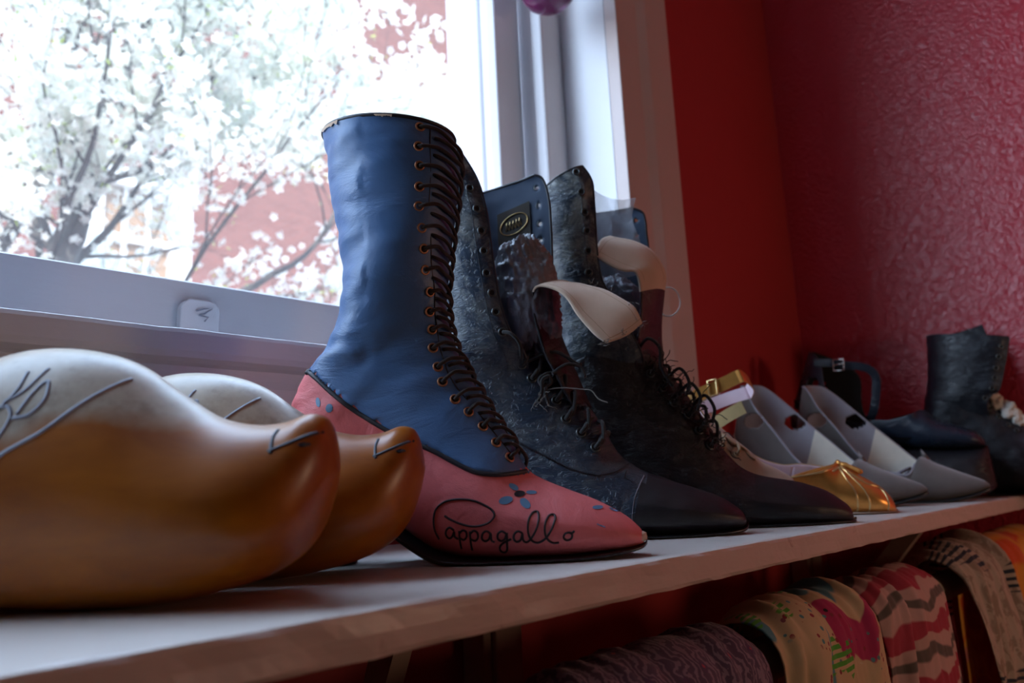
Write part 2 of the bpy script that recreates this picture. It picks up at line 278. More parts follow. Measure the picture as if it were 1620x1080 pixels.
# side profiles measured for each shoe, in metres, in its own frame (u along the toe direction, z up)
D = {
 'blue': {"loc":[0.4471,0.3062],"ang":-57,"upper":[[-0.0012,0.008,-0.001,0.0117,0.004,0.9,0],[-0.0042,0.0069,-0.0034,0.0179,0.012,0.8,0.1],[-0.0156,0.0048,-0.014,0.0274,0.021,0.75,0.25],[-0.0346,0.0034,-0.0315,0.0373,0.031,0.75,0.35],[-0.056,0.002,-0.05,0.0453,0.038,0.75,0.4],[-0.0819,0.0015,-0.0679,0.0533,0.041,0.75,0.45],[-0.1083,0.0023,-0.078,0.0616,0.041,0.75,0.45],[-0.135,0.0065,-0.0887,0.0822,0.038,0.75,0.4],[-0.1574,0.0184,-0.1002,0.0993,0.034,0.75,0.35],[-0.1849,0.0394,-0.1125,0.1226,0.031,0.8,0.25],[-0.2181,0.0587,-0.1234,0.1441,0.03,0.85,0.15],[-0.2456,0.0805,-0.1281,0.1584,0.03,0.9,0.1],[-0.2512,0.1026,-0.1305,0.1727,0.031,0.95,0.05],[-0.2427,0.1284,-0.131,0.187,0.032,1,0],[-0.2267,0.1463,-0.1301,0.2013,0.033,1,0],[-0.2146,0.1703,-0.1287,0.2156,0.035,1,0],[-0.2089,0.1941,-0.1261,0.2349,0.037,1,0],[-0.2107,0.2239,-0.123,0.2543,0.038,1,0],[-0.2141,0.2544,-0.1205,0.2715,0.039,1,0],[-0.2175,0.2804,-0.1189,0.2879,0.04,1,0],[-0.2216,0.3044,-0.1195,0.3002,0.041,1,0],[-0.2231,0.3209,-0.1221,0.3118,0.041,1,0]],"seam":[[-0.2479,0.1489],[-0.2233,0.1321],[-0.2097,0.1204],[-0.1935,0.107],[-0.1794,0.0974],[-0.1597,0.0855],[-0.1364,0.0749],[-0.1197,0.0652],[-0.1066,0.0588],[-0.0934,0.0565],[-0.0803,0.0575],[-0.073,0.0596],[-0.0654,0.0616]],"eyelets":[[-0.1397,0.307],[-0.1401,0.2916],[-0.1409,0.2768],[-0.1408,0.2617],[-0.1402,0.247],[-0.1397,0.2321],[-0.1401,0.2174],[-0.14,0.2028],[-0.1394,0.1879],[-0.1385,0.1735],[-0.1384,0.1602],[-0.1374,0.1474],[-0.1346,0.1333],[-0.1297,0.1222],[-0.1217,0.1101],[-0.113,0.1003],[-0.1048,0.089],[-0.0955,0.0785],[-0.0867,0.0678]],"strokes":[[[-0.1323,0.017],[-0.1348,0.0237],[-0.1348,0.0308],[-0.1328,0.0364],[-0.1278,0.0403],[-0.1212,0.0418],[-0.1137,0.0418],[-0.1062,0.0404],[-0.0989,0.0371],[-0.0947,0.0342],[-0.0929,0.0312],[-0.0945,0.0283],[-0.0983,0.0259],[-0.1047,0.0246],[-0.1111,0.0251],[-0.1185,0.0274],[-0.1238,0.0299],[-0.1268,0.0318]],[[-0.1206,0.0223],[-0.1234,0.0243],[-0.126,0.0228],[-0.1267,0.0198],[-0.1247,0.0175],[-0.1222,0.0187],[-0.1206,0.0216],[-0.1205,0.0186],[-0.1181,0.017]],[[-0.1171,0.022],[-0.1172,0.0109]],[[-0.1169,0.0205],[-0.1146,0.0223],[-0.1123,0.0213],[-0.1122,0.0183],[-0.1144,0.0164],[-0.1169,0.0175]],[[-0.1096,0.0216],[-0.1098,0.0097]],[[-0.1094,0.0202],[-0.1069,0.0219],[-0.1046,0.0206],[-0.1044,0.0175],[-0.1066,0.0156],[-0.1095,0.0167]],[[-0.0959,0.0198],[-0.0984,0.0214],[-0.1009,0.0201],[-0.1018,0.0169],[-0.0998,0.0152],[-0.0971,0.0165],[-0.0957,0.0197],[-0.0955,0.0157],[-0.0935,0.0145]],[[-0.0859,0.0196],[-0.0884,0.021],[-0.0909,0.0196],[-0.0913,0.0166],[-0.0892,0.015],[-0.0866,0.0164],[-0.0852,0.0199],[-0.0856,0.0139],[-0.0864,0.0094],[-0.0883,0.0077],[-0.0906,0.0086],[-0.0907,0.0111],[-0.0883,0.0135],[-0.0827,0.016]],[[-0.0754,0.0193],[-0.078,0.0206],[-0.0805,0.0189],[-0.081,0.0159],[-0.0793,0.0142],[-0.0767,0.0153],[-0.0753,0.019],[-0.0751,0.015],[-0.0728,0.0138],[-0.0693,0.0168],[-0.0662,0.0222],[-0.065,0.0271],[-0.0657,0.0312],[-0.0675,0.0321],[-0.0699,0.0303],[-0.0714,0.0259],[-0.0717,0.0199],[-0.0703,0.0154],[-0.0675,0.0133],[-0.0644,0.0135],[-0.0606,0.016],[-0.0573,0.0204],[-0.0553,0.0248],[-0.0548,0.0279],[-0.0562,0.0298],[-0.0589,0.0289],[-0.0608,0.0245],[-0.0612,0.019],[-0.0597,0.0148],[-0.0567,0.0126],[-0.0531,0.0126]],[[-0.0466,0.0185],[-0.0489,0.0178],[-0.0499,0.0155],[-0.0481,0.0138],[-0.0453,0.0147],[-0.0447,0.0173],[-0.0466,0.0185],[-0.0448,0.018],[-0.0432,0.0191]]],"petals":[[[-0.0799,0.0459],[-0.0806,0.0456],[-0.0818,0.0457],[-0.0831,0.0463],[-0.0844,0.0473],[-0.0854,0.0484],[-0.0858,0.0494],[-0.0856,0.0502],[-0.0849,0.0506],[-0.0837,0.0504],[-0.0824,0.0498],[-0.0811,0.0489],[-0.0802,0.0478],[-0.0797,0.0467]],[[-0.068,0.0437],[-0.0684,0.0432],[-0.0694,0.0429],[-0.0707,0.0428],[-0.0722,0.0429],[-0.0736,0.0433],[-0.0745,0.0438],[-0.0747,0.0444],[-0.0743,0.0449],[-0.0734,0.0452],[-0.072,0.0453],[-0.0705,0.0452],[-0.0692,0.0448],[-0.0683,0.0443]],[[-0.0824,0.0403],[-0.0827,0.0392],[-0.0838,0.0382],[-0.0854,0.0374],[-0.0873,0.0372],[-0.089,0.0375],[-0.0903,0.0382],[-0.0909,0.0393],[-0.0906,0.0404],[-0.0896,0.0415],[-0.0879,0.0422],[-0.0861,0.0424],[-0.0843,0.0421],[-0.083,0.0414]],[[-0.0712,0.0343],[-0.0722,0.0339],[-0.0737,0.0342],[-0.0752,0.0351],[-0.0767,0.0364],[-0.0776,0.038],[-0.0779,0.0394],[-0.0775,0.0403],[-0.0765,0.0407],[-0.075,0.0405],[-0.0735,0.0396],[-0.0721,0.0382],[-0.0711,0.0367],[-0.0708,0.0353]],[[-0.026,0.0322],[-0.0264,0.0317],[-0.0273,0.0313],[-0.0287,0.0312],[-0.0301,0.0312],[-0.0315,0.0315],[-0.0323,0.032],[-0.0326,0.0325],[-0.0323,0.033],[-0.0313,0.0334],[-0.03,0.0336],[-0.0285,0.0335],[-0.0272,0.0333],[-0.0263,0.0328]],[[-0.0144,0.0294],[-0.015,0.0289],[-0.0162,0.0288],[-0.0179,0.029],[-0.0196,0.0296],[-0.0211,0.0303],[-0.022,0.0311],[-0.0222,0.0318],[-0.0216,0.0323],[-0.0203,0.0324],[-0.0187,0.0322],[-0.017,0.0317],[-0.0155,0.0309],[-0.0146,0.0301]],[[-0.2168,0.1131],[-0.2165,0.1116],[-0.2167,0.1103],[-0.2172,0.1095],[-0.218,0.1093],[-0.219,0.1099],[-0.2198,0.111],[-0.2204,0.1125],[-0.2207,0.114],[-0.2205,0.1153],[-0.2199,0.1161],[-0.2191,0.1163],[-0.2182,0.1158],[-0.2174,0.1146]],[[-0.2066,0.1067],[-0.2073,0.1056],[-0.2084,0.1049],[-0.2097,0.1048],[-0.2109,0.1052],[-0.2117,0.1062],[-0.2121,0.1075],[-0.2118,0.1088],[-0.2111,0.11],[-0.21,0.1107],[-0.2087,0.1108],[-0.2075,0.1103],[-0.2067,0.1093],[-0.2063,0.108]]],"center":[[-0.0752,0.0433],[-0.0756,0.0425],[-0.0766,0.0418],[-0.0779,0.0415],[-0.0795,0.0416],[-0.0808,0.042],[-0.0817,0.0427],[-0.082,0.0436],[-0.0816,0.0444],[-0.0807,0.0451],[-0.0793,0.0454],[-0.0778,0.0453],[-0.0764,0.0449],[-0.0755,0.0442]],"sole":[[0.0008,0.0072,0.001,0.0104,0.003,0.5,0],[-0.0027,0.0048,-0.0025,0.0077,0.013,0.4,0],[-0.0158,0.002,-0.0155,0.0061,0.024,0.4,0],[-0.0349,-0.0015,-0.0346,0.0042,0.034,0.4,0],[-0.0563,-0.0033,-0.0559,0.0028,0.041,0.4,0],[-0.0822,-0.0047,-0.0819,0.0024,0.044,0.4,0],[-0.1085,-0.0043,-0.1082,0.0032,0.044,0.4,0],[-0.1329,-0.0007,-0.134,0.0073,0.04,0.4,0],[-0.1553,0.0114,-0.1574,0.0188,0.034,0.4,0],[-0.185,0.0329,-0.1858,0.0404,0.03,0.4,0],[-0.2158,0.0519,-0.2181,0.0596,0.03,0.4,0],[-0.2435,0.0644,-0.2455,0.0746,0.028,0.4,0],[-0.2475,0.0683,-0.2475,0.0774,0.015,0.4,0]]},
 'navy_a': {"loc":[0.6422,0.3339],"ang":-57,"upper":[[-0.0011,0.0075,-0.0006,0.0123,0.004,0.9,0],[-0.0056,0.005,-0.0041,0.0199,0.014,0.8,0.1],[-0.0201,0.0034,-0.0176,0.0302,0.024,0.75,0.25],[-0.0444,0.0016,-0.0399,0.0399,0.034,0.75,0.35],[-0.0716,0.0004,-0.0649,0.0493,0.04,0.75,0.4],[-0.1047,0.0004,-0.0881,0.0594,0.042,0.75,0.45],[-0.1383,0.0016,-0.1062,0.0744,0.041,0.75,0.45],[-0.1722,0.0066,-0.1177,0.0978,0.038,0.75,0.4],[-0.2004,0.0228,-0.1308,0.1177,0.035,0.75,0.35],[-0.2292,0.041,-0.1445,0.1333,0.033,0.8,0.25],[-0.2616,0.0628,-0.1583,0.1496,0.032,0.85,0.15],[-0.2853,0.0905,-0.1723,0.1669,0.033,0.9,0.1],[-0.289,0.1176,-0.1837,0.1798,0.034,0.95,0.05],[-0.2796,0.1413,-0.1923,0.1897,0.035,1,0],[-0.2742,0.1531,-0.1967,0.1992,0.036,1,0]],"sole":[[0.0008,0.0053,0.0012,0.009,0.004,0.5,0],[-0.0037,0.0023,-0.0034,0.006,0.015,0.4,0],[-0.0204,-0.0003,-0.02,0.0045,0.027,0.4,0],[-0.0447,-0.0022,-0.0443,0.0027,0.037,0.4,0],[-0.0719,-0.0028,-0.0715,0.002,0.043,0.4,0],[-0.1049,-0.0028,-0.1046,0.0021,0.045,0.4,0],[-0.1385,-0.0017,-0.1382,0.0032,0.044,0.4,0],[-0.1724,0.0022,-0.1732,0.0089,0.04,0.4,0],[-0.2007,0.0172,-0.202,0.0251,0.035,0.4,0],[-0.2294,0.0342,-0.2315,0.0434,0.032,0.4,0],[-0.2601,0.0522,-0.2633,0.064,0.032,0.4,0],[-0.2829,0.0667,-0.285,0.0804,0.028,0.4,0],[-0.2865,0.0698,-0.2862,0.0816,0.015,0.4,0]],"shaft":[[[-0.2742,0.1531],[-0.1829,0.1665,-0.026],[-0.1602,0.1629,0.02],0.03],[[-0.2697,0.1774],[-0.192,0.1812,-0.03],[-0.161,0.1926,0.03],0.037],[[-0.2664,0.202],[-0.1976,0.1968,-0.034],[-0.1613,0.2224,0.035],0.038],[[-0.2656,0.227],[-0.2022,0.2162,-0.036],[-0.1611,0.2521,0.037],0.04],[[-0.2685,0.2592],[-0.2053,0.2429,-0.038],[-0.1604,0.2787,0.038],0.042],[[-0.2736,0.2843],[-0.2075,0.2701,-0.039],[-0.1599,0.3023,0.039],0.043],[[-0.2782,0.3071],[-0.2098,0.2975,-0.04],[-0.1601,0.3226,0.039],0.044],[[-0.2816,0.3233],[-0.2163,0.3294,-0.04],[-0.1614,0.3428,0.038],0.044],[[-0.2839,0.3369],[-0.2271,0.3528,-0.04],[-0.1657,0.358,0.037],0.044],[[-0.285,0.3444],[-0.2352,0.366,-0.04],[-0.1732,0.3627,0.036],0.044]],"eyelets":[[-0.2322,0.3435],[-0.2238,0.3229],[-0.2179,0.3022],[-0.2151,0.2815],[-0.2135,0.2618],[-0.2119,0.2412],[-0.2085,0.2229],[-0.2058,0.2049],[-0.2013,0.1864]],"eyelets_low":[[-0.1873,0.1576],[-0.1787,0.1443],[-0.1653,0.137],[-0.1576,0.1229],[-0.1496,0.1056],[-0.1369,0.0926],[-0.1251,0.0787]],"eyelets_far":[[-0.1719,0.3501],[-0.1709,0.3309],[-0.1707,0.3112],[-0.171,0.2925],[-0.17,0.2757]],"zig":[[-0.2086,0.0973],[-0.1891,0.0856],[-0.1644,0.0715],[-0.1455,0.0612],[-0.1239,0.0547],[-0.1074,0.0577],[-0.0932,0.0662],[-0.0871,0.0621]],"cap":[[-0.0844,0.0528],[-0.0906,0.0409],[-0.0948,0.028],[-0.097,0.0124]],"tongue":[[[-0.1432,0.1184,-0.02],[-0.1336,0.1197,0.0],[-0.1296,0.1183,0.02]],[[-0.1647,0.1655,-0.024],[-0.1513,0.1682,0.0],[-0.1452,0.162,0.022]],[[-0.1727,0.2014,-0.024],[-0.1621,0.2051,-0.002],[-0.1552,0.1966,0.02]],[[-0.1727,0.2241,-0.024],[-0.1638,0.2343,-0.004],[-0.155,0.2392,0.014]],[[-0.163,0.2283,-0.028],[-0.1519,0.2349,-0.012],[-0.1389,0.2369,0.006]],[[-0.1442,0.2174,-0.034],[-0.1329,0.2243,-0.018],[-0.1206,0.2306,0.0]],[[-0.1309,0.1949,-0.038],[-0.1144,0.2086,-0.022],[-0.1032,0.2213,-0.004]],[[-0.1178,0.1774,-0.04],[-0.0981,0.1938,-0.024],[-0.0837,0.206,-0.008]],[[-0.1073,0.1686,-0.04],[-0.0897,0.1765,-0.026],[-0.0763,0.1886,-0.012]]]},
 'navy_b': {"loc":[0.79,0.3],"ang":-57,"upper":[[0.0002,0.0027,0.0008,0.0075,0.004,0.9,0],[-0.0053,-0.0001,-0.0033,0.0173,0.014,0.8,0.1],[-0.0201,-0.0019,-0.0177,0.0288,0.024,0.75,0.25],[-0.0437,-0.0029,-0.0392,0.0383,0.034,0.75,0.35],[-0.0735,-0.0036,-0.0642,0.045,0.04,0.75,0.4],[-0.1065,-0.003,-0.0914,0.0519,0.042,0.75,0.45],[-0.1431,-0.0011,-0.1074,0.0647,0.041,0.75,0.45],[-0.1768,0.0051,-0.1181,0.083,0.038,0.75,0.4],[-0.2072,0.0207,-0.1287,0.1041,0.035,0.75,0.35],[-0.2381,0.0392,-0.1396,0.1243,0.033,0.8,0.25],[-0.2695,0.062,-0.1527,0.1435,0.032,0.85,0.15],[-0.2912,0.0894,-0.1642,0.1609,0.033,0.9,0.1],[-0.295,0.1196,-0.1726,0.1769,0.034,0.95,0.05],[-0.2881,0.1461,-0.1835,0.1893,0.035,1,0],[-0.2832,0.1594,-0.1919,0.2001,0.036,1,0]],"sole":[[0.0029,0.0008,0.0034,0.005,0.004,0.5,0],[-0.0021,-0.0026,-0.0016,0.0016,0.015,0.4,0],[-0.0188,-0.0056,-0.0194,-0.0008,0.027,0.4,0],[-0.0435,-0.0071,-0.0435,-0.0017,0.037,0.4,0],[-0.0739,-0.0078,-0.0733,-0.0024,0.043,0.4,0],[-0.1069,-0.0073,-0.1064,-0.0018,0.045,0.4,0],[-0.1435,-0.0054,-0.1429,0.0008,0.044,0.4,0],[-0.1772,0.0002,-0.1778,0.0077,0.04,0.4,0],[-0.2077,0.0144,-0.2089,0.0233,0.035,0.4,0],[-0.2386,0.0316,-0.2405,0.0419,0.032,0.4,0],[-0.2681,0.0522,-0.2714,0.0634,0.032,0.4,0],[-0.2898,0.0676,-0.293,0.0822,0.028,0.4,0],[-0.2936,0.071,-0.2942,0.0836,0.015,0.4,0]],"shaft":[[[-0.2832,0.1594],[-0.1885,0.1754,-0.026],[-0.1674,0.1605,0.02],0.03],[[-0.2792,0.183],[-0.1965,0.195,-0.03],[-0.1674,0.1931,0.03],0.037],[[-0.2764,0.207],[-0.2045,0.2147,-0.034],[-0.1689,0.226,0.035],0.038],[[-0.2764,0.2315],[-0.2152,0.2351,-0.036],[-0.1701,0.2553,0.037],0.04],[[-0.2803,0.2601],[-0.2234,0.2555,-0.038],[-0.1716,0.2812,0.038],0.042],[[-0.2833,0.2818],[-0.2257,0.2791,-0.039],[-0.1726,0.3037,0.039],0.043],[[-0.2852,0.2986],[-0.2258,0.3062,-0.04],[-0.1733,0.3223,0.039],0.044],[[-0.2872,0.3148],[-0.2253,0.3338,-0.04],[-0.1736,0.337,0.038],0.044],[[-0.288,0.3383],[-0.2262,0.3606,-0.04],[-0.1763,0.3475,0.037],0.044],[[-0.2885,0.3554],[-0.2351,0.3787,-0.04],[-0.1872,0.3536,0.036],0.044]],"eyelets":[[-0.2412,0.3696],[-0.2373,0.3472],[-0.2353,0.3252],[-0.2346,0.305],[-0.2347,0.2838],[-0.2355,0.2607]],"eyelets_low":[[-0.1818,0.1551],[-0.1704,0.1401],[-0.1605,0.1242],[-0.148,0.1114],[-0.1384,0.0952],[-0.1289,0.0792]],"eyelets_far":[[-0.184,0.3397],[-0.184,0.321]],"cap":[[-0.0896,0.0485],[-0.0944,0.035],[-0.0976,0.0204],[-0.0997,0.0058]],"tongue":[[[-0.1894,0.1243,-0.02],[-0.1698,0.1315,0.0],[-0.1603,0.1262,0.02]],[[-0.1956,0.1661,-0.026],[-0.1793,0.1748,-0.004],[-0.1679,0.1705,0.018]],[[-0.1879,0.2075,-0.03],[-0.1736,0.214,-0.008],[-0.1657,0.2144,0.014]],[[-0.1855,0.2392,-0.03],[-0.1684,0.2465,-0.01],[-0.1604,0.2479,0.01]],[[-0.1878,0.2585,-0.034],[-0.1696,0.2643,-0.016],[-0.1576,0.2662,0.006]],[[-0.201,0.2614,-0.038],[-0.1827,0.2815,-0.018],[-0.1678,0.2892,0.004]],[[-0.2152,0.269,-0.04],[-0.1978,0.2908,-0.02],[-0.1844,0.3011,0.0]],[[-0.23,0.2813,-0.04],[-0.2222,0.3011,-0.022],[-0.2127,0.31,-0.004]]]},
 'clog': {"loc":[0.225,0.33],"ang":-50,"upper":[[-0.0011,0.0605,-0.0029,0.0767,0.004,1,0],[-0.004,0.0506,-0.0067,0.0857,0.016,0.9,0],[-0.011,0.0328,-0.0151,0.0883,0.027,0.85,0.1],[-0.0218,0.0198,-0.0269,0.0848,0.037,0.8,0.2],[-0.0373,0.011,-0.043,0.0844,0.045,0.8,0.2],[-0.0591,0.0051,-0.0626,0.0898,0.0475,0.8,0.2],[-0.0809,0.0015,-0.0826,0.1031,0.0475,0.8,0.2],[-0.1028,-0.0,-0.103,0.1178,0.0475,0.8,0.15],[-0.125,-0.0004,-0.1234,0.1256,0.0475,0.8,0.1],[-0.1506,0.0012,-0.1456,0.1288,0.047,0.8,0.1],[-0.1764,0.0036,-0.1658,0.1273,0.047,0.8,0.1],[-0.2027,0.0076,-0.1924,0.1189,0.045,0.8,0.1],[-0.2427,0.0136,-0.2391,0.1049,0.045,0.8,0.1],[-0.2802,0.0212,-0.29,0.0977,0.042,0.8,0.1],[-0.3115,0.0286,-0.3242,0.0928,0.03,0.9,0.1],[-0.3231,0.0384,-0.3306,0.0769,0.01,1,0]],"m_toe":[[-0.0247,0.068],[-0.0263,0.0754],[-0.0258,0.08]],"m_toe2":[[-0.0263,0.0692],[-0.0167,0.0734],[-0.0053,0.0784],[0.0085,0.0815]],"m_top":[[[-0.1542,0.0841],[-0.1497,0.0915],[-0.1435,0.1029],[-0.1432,0.1127]],[[-0.1469,0.0666],[-0.1395,0.0738],[-0.1242,0.0825],[-0.111,0.0953],[-0.0977,0.1082]],[[-0.1471,0.0972],[-0.1395,0.1027],[-0.1342,0.1141]],[[-0.1405,0.0891],[-0.1327,0.0907],[-0.1281,0.0982],[-0.1307,0.1071],[-0.1344,0.1024],[-0.1387,0.091]],[[-0.1532,0.0707],[-0.1457,0.0779],[-0.1413,0.0892],[-0.145,0.0952],[-0.1507,0.0916]]]},
 'clog2': {"loc":[0.317,0.374]},
 'pump': {"loc":[1.24,0.287],"ang":-84,"upper":[[0.0063,0.018,0.0068,0.0223,0.0068,0.0223,0.002,180],[-0.0002,0.0149,0.0002,0.0285,0.0002,0.0285,0.008,180],[-0.0145,0.0102,-0.0142,0.0352,-0.0142,0.0352,0.016,180],[-0.0385,0.0049,-0.0333,0.044,-0.0333,0.044,0.026,180],[-0.0629,0.0012,-0.0558,0.0549,-0.0558,0.0549,0.033,180],[-0.0825,-0.0,-0.0734,0.0649,-0.0734,0.0649,0.036,178],[-0.0917,-0.0007,-0.0848,0.0407,-0.0815,0.0571,0.037,104],[-0.1083,0.0006,-0.1076,0.0444,-0.0931,0.0661,0.037,93],[-0.1293,0.0039,-0.1297,0.0518,-0.1083,0.0821,0.036,90],[-0.1501,0.0118,-0.148,0.0693,-0.1235,0.0983,0.034,90],[-0.1711,0.0237,-0.1613,0.0878,-0.1408,0.1159,0.032,90],[-0.1879,0.0356,-0.1744,0.1085,-0.1593,0.136,0.031,90],[-0.2033,0.0477,-0.1872,0.1268,-0.1732,0.1511,0.03,90],[-0.2169,0.0609,-0.2002,0.1463,-0.19,0.1687,0.029,90],[-0.2308,0.0744,-0.2098,0.1669,-0.2055,0.1814,0.027,90],[-0.2406,0.0917,-0.219,0.1793,-0.218,0.1844,0.019,90],[-0.2473,0.1021,-0.2263,0.1827,-0.2252,0.1845,0.008,90]],"sole":[[0.0073,0.0146,0.0071,0.0189,0.003,0.5,0],[-0.0008,0.0106,-0.0002,0.0149,0.01,0.4,0],[-0.0151,0.0059,-0.0145,0.0102,0.019,0.4,0],[-0.0391,0.0006,-0.0384,0.0058,0.028,0.4,0],[-0.0716,-0.0038,-0.0709,0.0014,0.036,0.4,0],[-0.1048,-0.0049,-0.1041,0.0005,0.038,0.4,0],[-0.13,-0.0025,-0.1293,0.0039,0.036,0.4,0],[-0.1554,0.0046,-0.1546,0.012,0.03,0.4,0],[-0.1807,0.0193,-0.1797,0.0277,0.024,0.4,0],[-0.2103,0.0442,-0.2093,0.0528,0.026,0.4,0],[-0.2367,0.0649,-0.2374,0.0767,0.024,0.4,0],[-0.2483,0.0754,-0.2468,0.0892,0.01,0.4,0]],"cutn":[[-0.2053,0.1273]],"cutf":[[-0.1628,0.1246]]},
 'pump2': {"loc":[1.13,0.335]},
 'plat': {"loc":[1.345,0.335],"ang":-80,"upper":[[0.0332,0.076,0.0323,0.0874,0.0323,0.0874,0.018,180],[0.0264,0.0746,0.026,0.0955,0.026,0.0955,0.03,180],[0.0122,0.0736,0.0146,0.104,0.0146,0.104,0.038,180],[-0.0088,0.074,-0.0055,0.1124,-0.0055,0.1124,0.043,180],[-0.0301,0.0754,-0.0257,0.1228,-0.0257,0.1228,0.045,180],[-0.0475,0.0765,-0.0424,0.1372,-0.0424,0.1372,0.045,178],[-0.065,0.0787,-0.0587,0.1299,-0.0569,0.1394,0.044,98],[-0.0873,0.0811,-0.0864,0.1246,-0.0711,0.1355,0.042,90],[-0.1099,0.0856,-0.1093,0.1266,-0.09,0.1319,0.039,90],[-0.1327,0.0912,-0.1314,0.1246,-0.116,0.1258,0.036,90],[-0.1529,0.0998,-0.1519,0.1305,-0.1335,0.1397,0.034,90],[-0.1711,0.1115,-0.1692,0.1484,-0.1363,0.1653,0.034,90],[-0.1876,0.1232,-0.1785,0.1867,-0.134,0.2012,0.034,90],[-0.2045,0.1351,-0.181,0.2209,-0.1508,0.2256,0.032,90],[-0.2236,0.1475,-0.1901,0.2419,-0.1761,0.2412,0.024,90],[-0.239,0.1597,-0.2021,0.2514,-0.2011,0.253,0.009,90]],"sole":[[0.0397,0.028,0.0351,0.0778,0.02,0.4,0],[0.0313,0.02,0.0276,0.0773,0.033,0.4,0],[0.0127,0.0152,0.0151,0.0763,0.042,0.4,0],[-0.0169,0.0125,-0.0103,0.076,0.047,0.4,0],[-0.0515,0.0109,-0.0429,0.0782,0.048,0.4,0],[-0.0871,0.0102,-0.0782,0.0815,0.046,0.4,0],[-0.1176,0.0222,-0.1124,0.0878,0.042,0.4,0],[-0.1462,0.0585,-0.1445,0.0971,0.037,0.4,0],[-0.1715,0.0908,-0.1722,0.1105,0.034,0.4,0],[-0.2044,0.1087,-0.2048,0.132,0.032,0.4,0],[-0.2369,0.1218,-0.2357,0.1518,0.026,0.4,0],[-0.2447,0.1267,-0.2427,0.1546,0.012,0.4,0]],"cut":[[-0.1992,0.193]],"strap":[[-0.1619,0.2243],[-0.1429,0.2188],[-0.1222,0.2142],[-0.108,0.2062],[-0.1032,0.1913],[-0.1072,0.1663],[-0.1137,0.1437],[-0.1218,0.1302]],"buckle":[[-0.1525,0.22]]},
 'far': {"loc":[1.465,0.24],"ang":-80,"upper":[[0.0211,0.0079,0.0224,0.0173,0.01,0.9,0],[0.0126,0.0044,0.0183,0.0432,0.026,0.75,0.3],[-0.0077,0.0023,0.0024,0.0731,0.038,0.75,0.4],[-0.0282,0.002,-0.0118,0.0888,0.041,0.75,0.4],[-0.0532,0.0019,-0.0304,0.1051,0.041,0.75,0.4],[-0.0827,0.0049,-0.0454,0.1194,0.038,0.75,0.35],[-0.1069,0.0198,-0.0542,0.1303,0.034,0.8,0.25],[-0.1355,0.0413,-0.0616,0.1401,0.032,0.85,0.15],[-0.165,0.0636,-0.0672,0.1499,0.032,0.9,0.1],[-0.1763,0.101,-0.0731,0.1587,0.034,0.95,0.05],[-0.1678,0.1374,-0.0775,0.1653,0.036,1,0],[-0.1639,0.1531,-0.0799,0.1739,0.037,1,0]],"sole":[[0.022,0.0031,0.0228,0.0087,0.01,0.4,0],[0.0118,-0.0013,0.0128,0.0053,0.028,0.4,0],[-0.0126,-0.0033,-0.0116,0.0033,0.041,0.4,0],[-0.0539,-0.0029,-0.053,0.0039,0.044,0.4,0],[-0.0835,-0.001,-0.0824,0.0069,0.04,0.4,0],[-0.1083,0.0098,-0.1086,0.0209,0.035,0.4,0],[-0.1371,0.0292,-0.1372,0.0425,0.034,0.4,0],[-0.1673,0.046,-0.1677,0.0648,0.032,0.4,0],[-0.1808,0.0509,-0.18,0.0718,0.018,0.4,0]],"shaft":[[[-0.1671,0.1401],[-0.0744,0.1439,-0.036],[-0.0712,0.1367,0.03],0.03],[[-0.1627,0.1585],[-0.0644,0.1587,-0.036],[-0.0646,0.1507,0.03],0.038],[[-0.1572,0.1805],[-0.0546,0.1648,-0.036],[-0.0585,0.1722,0.03],0.04],[[-0.1521,0.2102],[-0.0436,0.197,-0.036],[-0.0555,0.2052,0.03],0.042],[[-0.1492,0.2403],[-0.0364,0.2209,-0.036],[-0.0557,0.2388,0.03],0.043],[[-0.1475,0.2611],[-0.0317,0.2398,-0.036],[-0.0617,0.2604,0.03],0.043],[[-0.1475,0.2669],[-0.0312,0.2451,-0.036],[-0.0663,0.2789,0.03],0.043]],"eyelets":[[-0.0434,0.2305],[-0.0485,0.2152],[-0.0547,0.1982],[-0.0584,0.1827],[-0.0642,0.1667],[-0.0752,0.1526],[-0.0728,0.1366],[-0.0626,0.1234],[-0.0513,0.1085],[-0.0408,0.0991]],"paper":[[-0.0603,0.1477],[-0.0555,0.1383],[-0.0493,0.1289],[-0.0448,0.1179],[-0.0532,0.1328],[-0.0487,0.1218]]},
